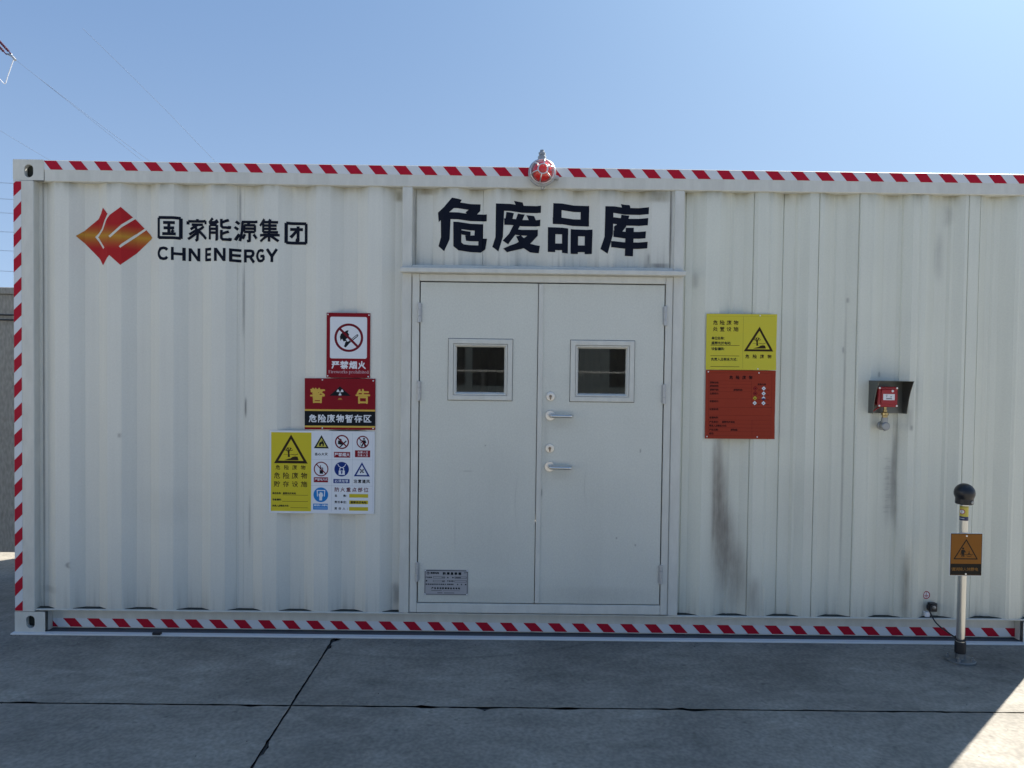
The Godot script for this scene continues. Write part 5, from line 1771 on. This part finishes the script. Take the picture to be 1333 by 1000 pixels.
	var amber_mat := mat(Color.WHITE, 0.45, 0.0, cv.tex())
	amber_mat.metallic_specular = 0.3
	part("sign_print", mb, amber_mat, plate)
	mb = MB.new()
	for y in [0.697, 0.488]:
		mb.lathe([Vector2(0.005, 0.0288), Vector2(0.005, 0.031), Vector2(0, 0.032)], Transform3D(FRONT, Vector3(0, y, 0)), 10)
	part("rivet", mb, M.steel, plate)
	# earth cable from the terminal to the post
	mb = MB.new()
	var c3 := Curve3D.new()
	for e in [[Vector3(5.370, 0.217, -0.022), Vector3(-0.012, 0.004, 0.012)], [Vector3(5.336, 0.205, 0.004), Vector3(-0.004, -0.02, 0.006)], [Vector3(5.332, 0.175, 0.012), Vector3(0.005, -0.025, 0.02)], [Vector3(5.352, 0.125, 0.060), Vector3(0.008, -0.012, 0.03)], [Vector3(5.372, 0.105, 0.130), Vector3(0.002, -0.005, 0.04)], [Vector3(5.345, 0.118, 0.222), Vector3(-0.012, 0.004, 0.012)]]:
		c3.add_point(e[0], -e[1], e[1])
	var pts := []
	for q in c3.tessellate(4, 3.0):
		pts.append(q)
	mb.tube(pts, 0.0042, 8)
	var turn := []
	for k in 26:
		var a := TAU * k / 26.0
		turn.append(Vector3(5.359 + cos(a) * 0.0275, 0.122 + 0.006 * cos(a * 1.0 + 1.0), 0.2513 + sin(a) * 0.0275))
	mb.tube(turn, 0.0042, 8, true)
	tag(part("earth_cable", mb, M.black, self), "black cable looping from the wall terminal to the foot of the steel post", "cable")


# ------------------------------------------------------------------ what stands around
func surroundings() -> void:
	# precast wall to the left, raised on feet so that the sun shows below it
	var t := thing("precast_wall", "grey precast concrete wall with a coping beyond the left end of the container", "wall", Vector3(-0.52, 0, -1.05))
	for k in 3:
		var mb := MB.new()
		mb.box(Vector3(-1.797 - k * 1.80, 0.20, -0.10), Vector3(-0.003 - k * 1.80, 2.056, 0.0), 0.004)
		part("wall_panel", mb, M.precast, t)
		mb = MB.new()
		mb.box(Vector3(-1.80 - k * 1.80, 2.0565, -0.13), Vector3(-0.001 - k * 1.80, 2.106, 0.02), 0.006)
		part("coping", mb, M.precast, t)
	for x in [-5.34, -3.6, -1.8, -0.062]:
		var mb := MB.new()
		mb.box(Vector3(x - 0.06, 0.0, -0.10), Vector3(x + 0.06, 0.1995, 0.0), 0.004)
		part("foot", mb, M.precast, t)
	for y in [1.914, 1.879]:
		var mb := MB.new()
		var pts := []
		for k in 19:
			pts.append(Vector3(-5.4 + k * 0.3, y + 0.004 * sin(k * 1.7) - 0.014 * k / 18.0 + 0.010, 0.012))
		mb.tube(pts, 0.006, 6)
		tag_at(part("wall_cable", mb, M.black, self), t.position, "%s dark cable along the top of the grey precast wall" % ("upper" if y > 1.9 else "lower"), "cable", "cables on the precast wall")
	# high-voltage line above the left corner
	t = thing("power_pole", "concrete power pole with a steel crossarm beyond the left edge", "pole", Vector3(-11.2, 0, -14.3))
	var mb := MB.new()
	mb.lathe([Vector2(0.19, 0.0), Vector2(0.12, 11.5), Vector2(0, 11.5)], Transform3D(), 20)
	part("shaft", mb, M.precast, t)
	mb = MB.new()
	mb.box(Vector3(-1.4, 10.10, 0.12), Vector3(1.4, 10.18, 0.20), 0.006)
	part("crossarm", mb, M.zinc, t)
	var glaze := mat(lin(0.085, 0.012, 0.035), 0.25)
	var strings := [[Vector3(-10.40, 10.10, -14.14), Vector3(-9.345, 9.025, -14.0)], [Vector3(-10.52, 10.10, -14.14), Vector3(-9.455, 9.005, -14.0)]]
	for k in 2:
		var a: Vector3 = strings[k][0]
		var b: Vector3 = strings[k][1]
		var o := thing("insulator_string", "%s dark red ribbed insulator of the pair at the left edge of the sky" % ("upper" if k == 0 else "lower"), "insulator", a, "insulators of the power line")
		var dir := (b - a).normalized()
		var sidev := dir.cross(Vector3.UP).normalized()
		var bs := Basis(sidev, dir, sidev.cross(dir))
		var prof := [Vector2(0, 0.0), Vector2(0.012, 0.0)]
		var ln := (b - a).length()
		var y := 0.12
		while y < ln - 0.12:
			prof.append_array([Vector2(0.014, y), Vector2(0.034, y + 0.014), Vector2(0.032, y + 0.020), Vector2(0.016, y + 0.026)])
			y += 0.055
		prof.append_array([Vector2(0.012, ln), Vector2(0, ln)])
		mb = MB.new()
		mb.lathe(prof, Transform3D(bs, Vector3()), 14)
		part("ribbed_rod", mb, glaze, o)
	t = thing("strain_clamp", "pale metal yoke and clamp where the wires leave the two insulators", "clamp", Vector3(-9.30, 8.95, -13.98))
	mb = MB.new()
	mb.tube([Vector3(-0.05, 0.08, -0.04), Vector3(-0.17, 0.08, -0.04), Vector3(0.0, 0.0, 0.0), Vector3(-0.05, 0.08, -0.04)], 0.018, 8)
	part("yoke", mb, M.zinc, t)
	mb = MB.new()
	mb.tube([Vector3(0.0, 0.0, 0.0), Vector3(0.05, -0.05, 0.02), Vector3(0.10, -0.10, 0.04)], 0.030, 8)
	part("clamp_body", mb, M.cast, t)
	wire("jumper_wire", "white jumper loop hanging below the insulators at the left edge", [Vector3(-9.27, 8.88, -13.98), Vector3(-9.34, 8.68, -13.98), Vector3(-9.42, 8.46, -13.98), Vector3(-9.455, 8.33, -13.98), Vector3(-9.49, 8.29, -13.98), Vector3(-9.54, 8.33, -13.98), Vector3(-9.75, 8.55, -14.0), Vector3(-10.4, 9.3, -14.1)], 0.010, M.white, "")
	var pale := mat(lin(0.26, 0.32, 0.42), 0.9)
	pale.metallic_specular = 0.1
	wire("power_line", "lower of the two wires running down from the insulators to the roof", [Vector3(-9.20, 8.86, -13.94), Vector3(-8.75, 8.51, -14.0), Vector3(-6.19, 6.51, -14.0), Vector3(-3.2, 4.20, -14.0), Vector3(-0.4, 2.05, -14.0)], 0.0045, pale, "power lines over the left corner")
	wire("power_line", "upper of the two wires running down from the insulators to the roof", [Vector3(-8.75, 8.51, -14.0), Vector3(-7.4, 7.50, -14.0), Vector3(-6.02, 6.51, -14.0), Vector3(-3.0, 4.40, -14.0), Vector3(-0.4, 2.55, -14.0)], 0.005, pale, "power lines over the left corner")
	wire("power_line", "faint wire low in the sky between the left edge and the roof corner", [Vector3(-11.0, 7.97, -14.0), Vector3(-9.61, 7.16, -14.0), Vector3(-8.49, 6.51, -14.0), Vector3(-4.0, 3.9, -14.0)], 0.0045, pale, "power lines over the left corner")
	wire("power_line", "faintest wire, alone in the sky right of the others", [Vector3(-7.6, 9.66, -14.0), Vector3(-6.62, 8.73, -14.0), Vector3(-5.46, 7.6, -14.0), Vector3(-4.71, 6.83, -14.0), Vector3(-2.0, 4.1, -14.0)], 0.005, pale, "power lines over the left corner")
	var ys := [5.90, 5.51, 5.17, 4.71, 4.25, 3.75]
	var order := ["topmost", "second", "third", "fourth", "fifth", "lowest"]
	for k in 6:
		wire("overhead_cable", "%s of the thin level cables left of the container" % order[k], [Vector3(-18.0, ys[k] + 0.25, -14.0), Vector3(-9.62, ys[k], -14.0), Vector3(-9.32, ys[k] - 0.01, -14.0), Vector3(-4.0, ys[k] - 0.1, -14.0)], 0.0065, pale, "level cables left of the container")
	# what the door panes reflect: a railing and low white cabins across the yard
	t = thing("railing", "grey steel railing with three rails across the yard behind the viewer", "railing", Vector3(-4.0, 0, 11.0))
	for k in 10:
		mb = MB.new()
		mb.box(Vector3(k * 1.58, 0.0, -0.02), Vector3(k * 1.58 + 0.04, 1.5, 0.02), 0.002)
		part("upright", mb, M.zinc, t)
	for y in [0.55, 1.0, 1.46]:
		mb = MB.new()
		mb.box(Vector3(-0.1, y, -0.035), Vector3(14.4, y + 0.03, -0.0205), 0.003)
		part("rail", mb, M.flange, t)
	t = thing("added_bounce_cabin", "long white steel cabin added out of view at the left to reflect sun onto the container", "cabin", Vector3(-9.6, 0, 2.2))  # unseen, added so its sunlit side brightens the corrugation slopes facing it
	mb = MB.new()
	mb.box(Vector3(0, 0.1, 0), Vector3(2.5, 2.8, 8.0), 0.02)
	part("body", mb, M.frame, t)
	mb = MB.new()
	mb.box(Vector3(-0.05, 2.801, -0.05), Vector3(2.55, 2.9, 8.05), 0.02)
	part("roof", mb, M.frame, t)
	mb = MB.new()
	mb.box(Vector3(2.501, 0.12, 3.2), Vector3(2.53, 2.2, 4.6), 0.01)
	part("door", mb, M.flange, t)
	mb = MB.new()
	mb.box(Vector3(0.1, 0.0, 0.1), Vector3(2.4, 0.099, 7.9), 0.0)
	part("skid", mb, M.black, t)
	var cabins := [[-6.5, 6.0, 3.0], [-0.2, 4.2, 2.75], [4.6, 5.4, 3.1]]
	var say := ["long white prefabricated cabin, the left one across the yard", "lower white prefabricated cabin, the middle one across the yard", "white prefabricated cabin, the right one across the yard"]
	for k in 3:
		var e: Array = cabins[k]
		t = thing("prefab_cabin", say[k], "cabin", Vector3(e[0], 0, 14.0), "cabins across the yard")
		mb = MB.new()
		mb.box(Vector3(0, 0.15, 0), Vector3(e[1], e[2], 2.4), 0.01)
		part("body", mb, M.cabin, t)
		mb = MB.new()
		mb.box(Vector3(-0.08, e[2] + 0.001, -0.25), Vector3(e[1] + 0.08, e[2] + 0.14, 2.5), 0.01)
		part("roof", mb, M.zinc, t)
		mb = MB.new()
		mb.box(Vector3(-0.03, 0.0, -0.03), Vector3(e[1] + 0.03, 0.149, 2.43), 0.0)
		part("plinth", mb, mat(lin(0.16, 0.07, 0.05), 0.8), t)
		for x in [0.8, e[1] - 2.0]:
			mb = MB.new()
			mb.box(Vector3(x, 1.1, -0.02), Vector3(x + 1.2, 2.1, -0.0005), 0.002)
			part("window", mb, M.black, t)


func tag_at(o: Node3D, at: Vector3, label: String, category: String, group: String) -> void:
	o.position = at
	tag(o, label, category, group)


func wire(called: String, label: String, pts: Array, r: float, m: Material, group: String) -> void:
	var c3 := Curve3D.new()
	for i in pts.size():
		var dirv: Vector3 = (pts[mini(i + 1, pts.size() - 1)] - pts[maxi(i - 1, 0)]) / 6.0
		var short := 1e9
		if i > 0:
			short = minf(short, (pts[i] - pts[i - 1]).length())
		if i < pts.size() - 1:
			short = minf(short, (pts[i + 1] - pts[i]).length())
		dirv = dirv.normalized() * minf(dirv.length(), short / 3.0)
		c3.add_point(pts[i], -dirv, dirv)
	var q := []
	for v in c3.tessellate(3, 4.0):
		q.append(v)
	var mb := MB.new()
	mb.tube(q, r, 6)
	tag(part(numbered(called), mb, m, self), label, "wire" if called != "overhead_cable" else "cable", group)
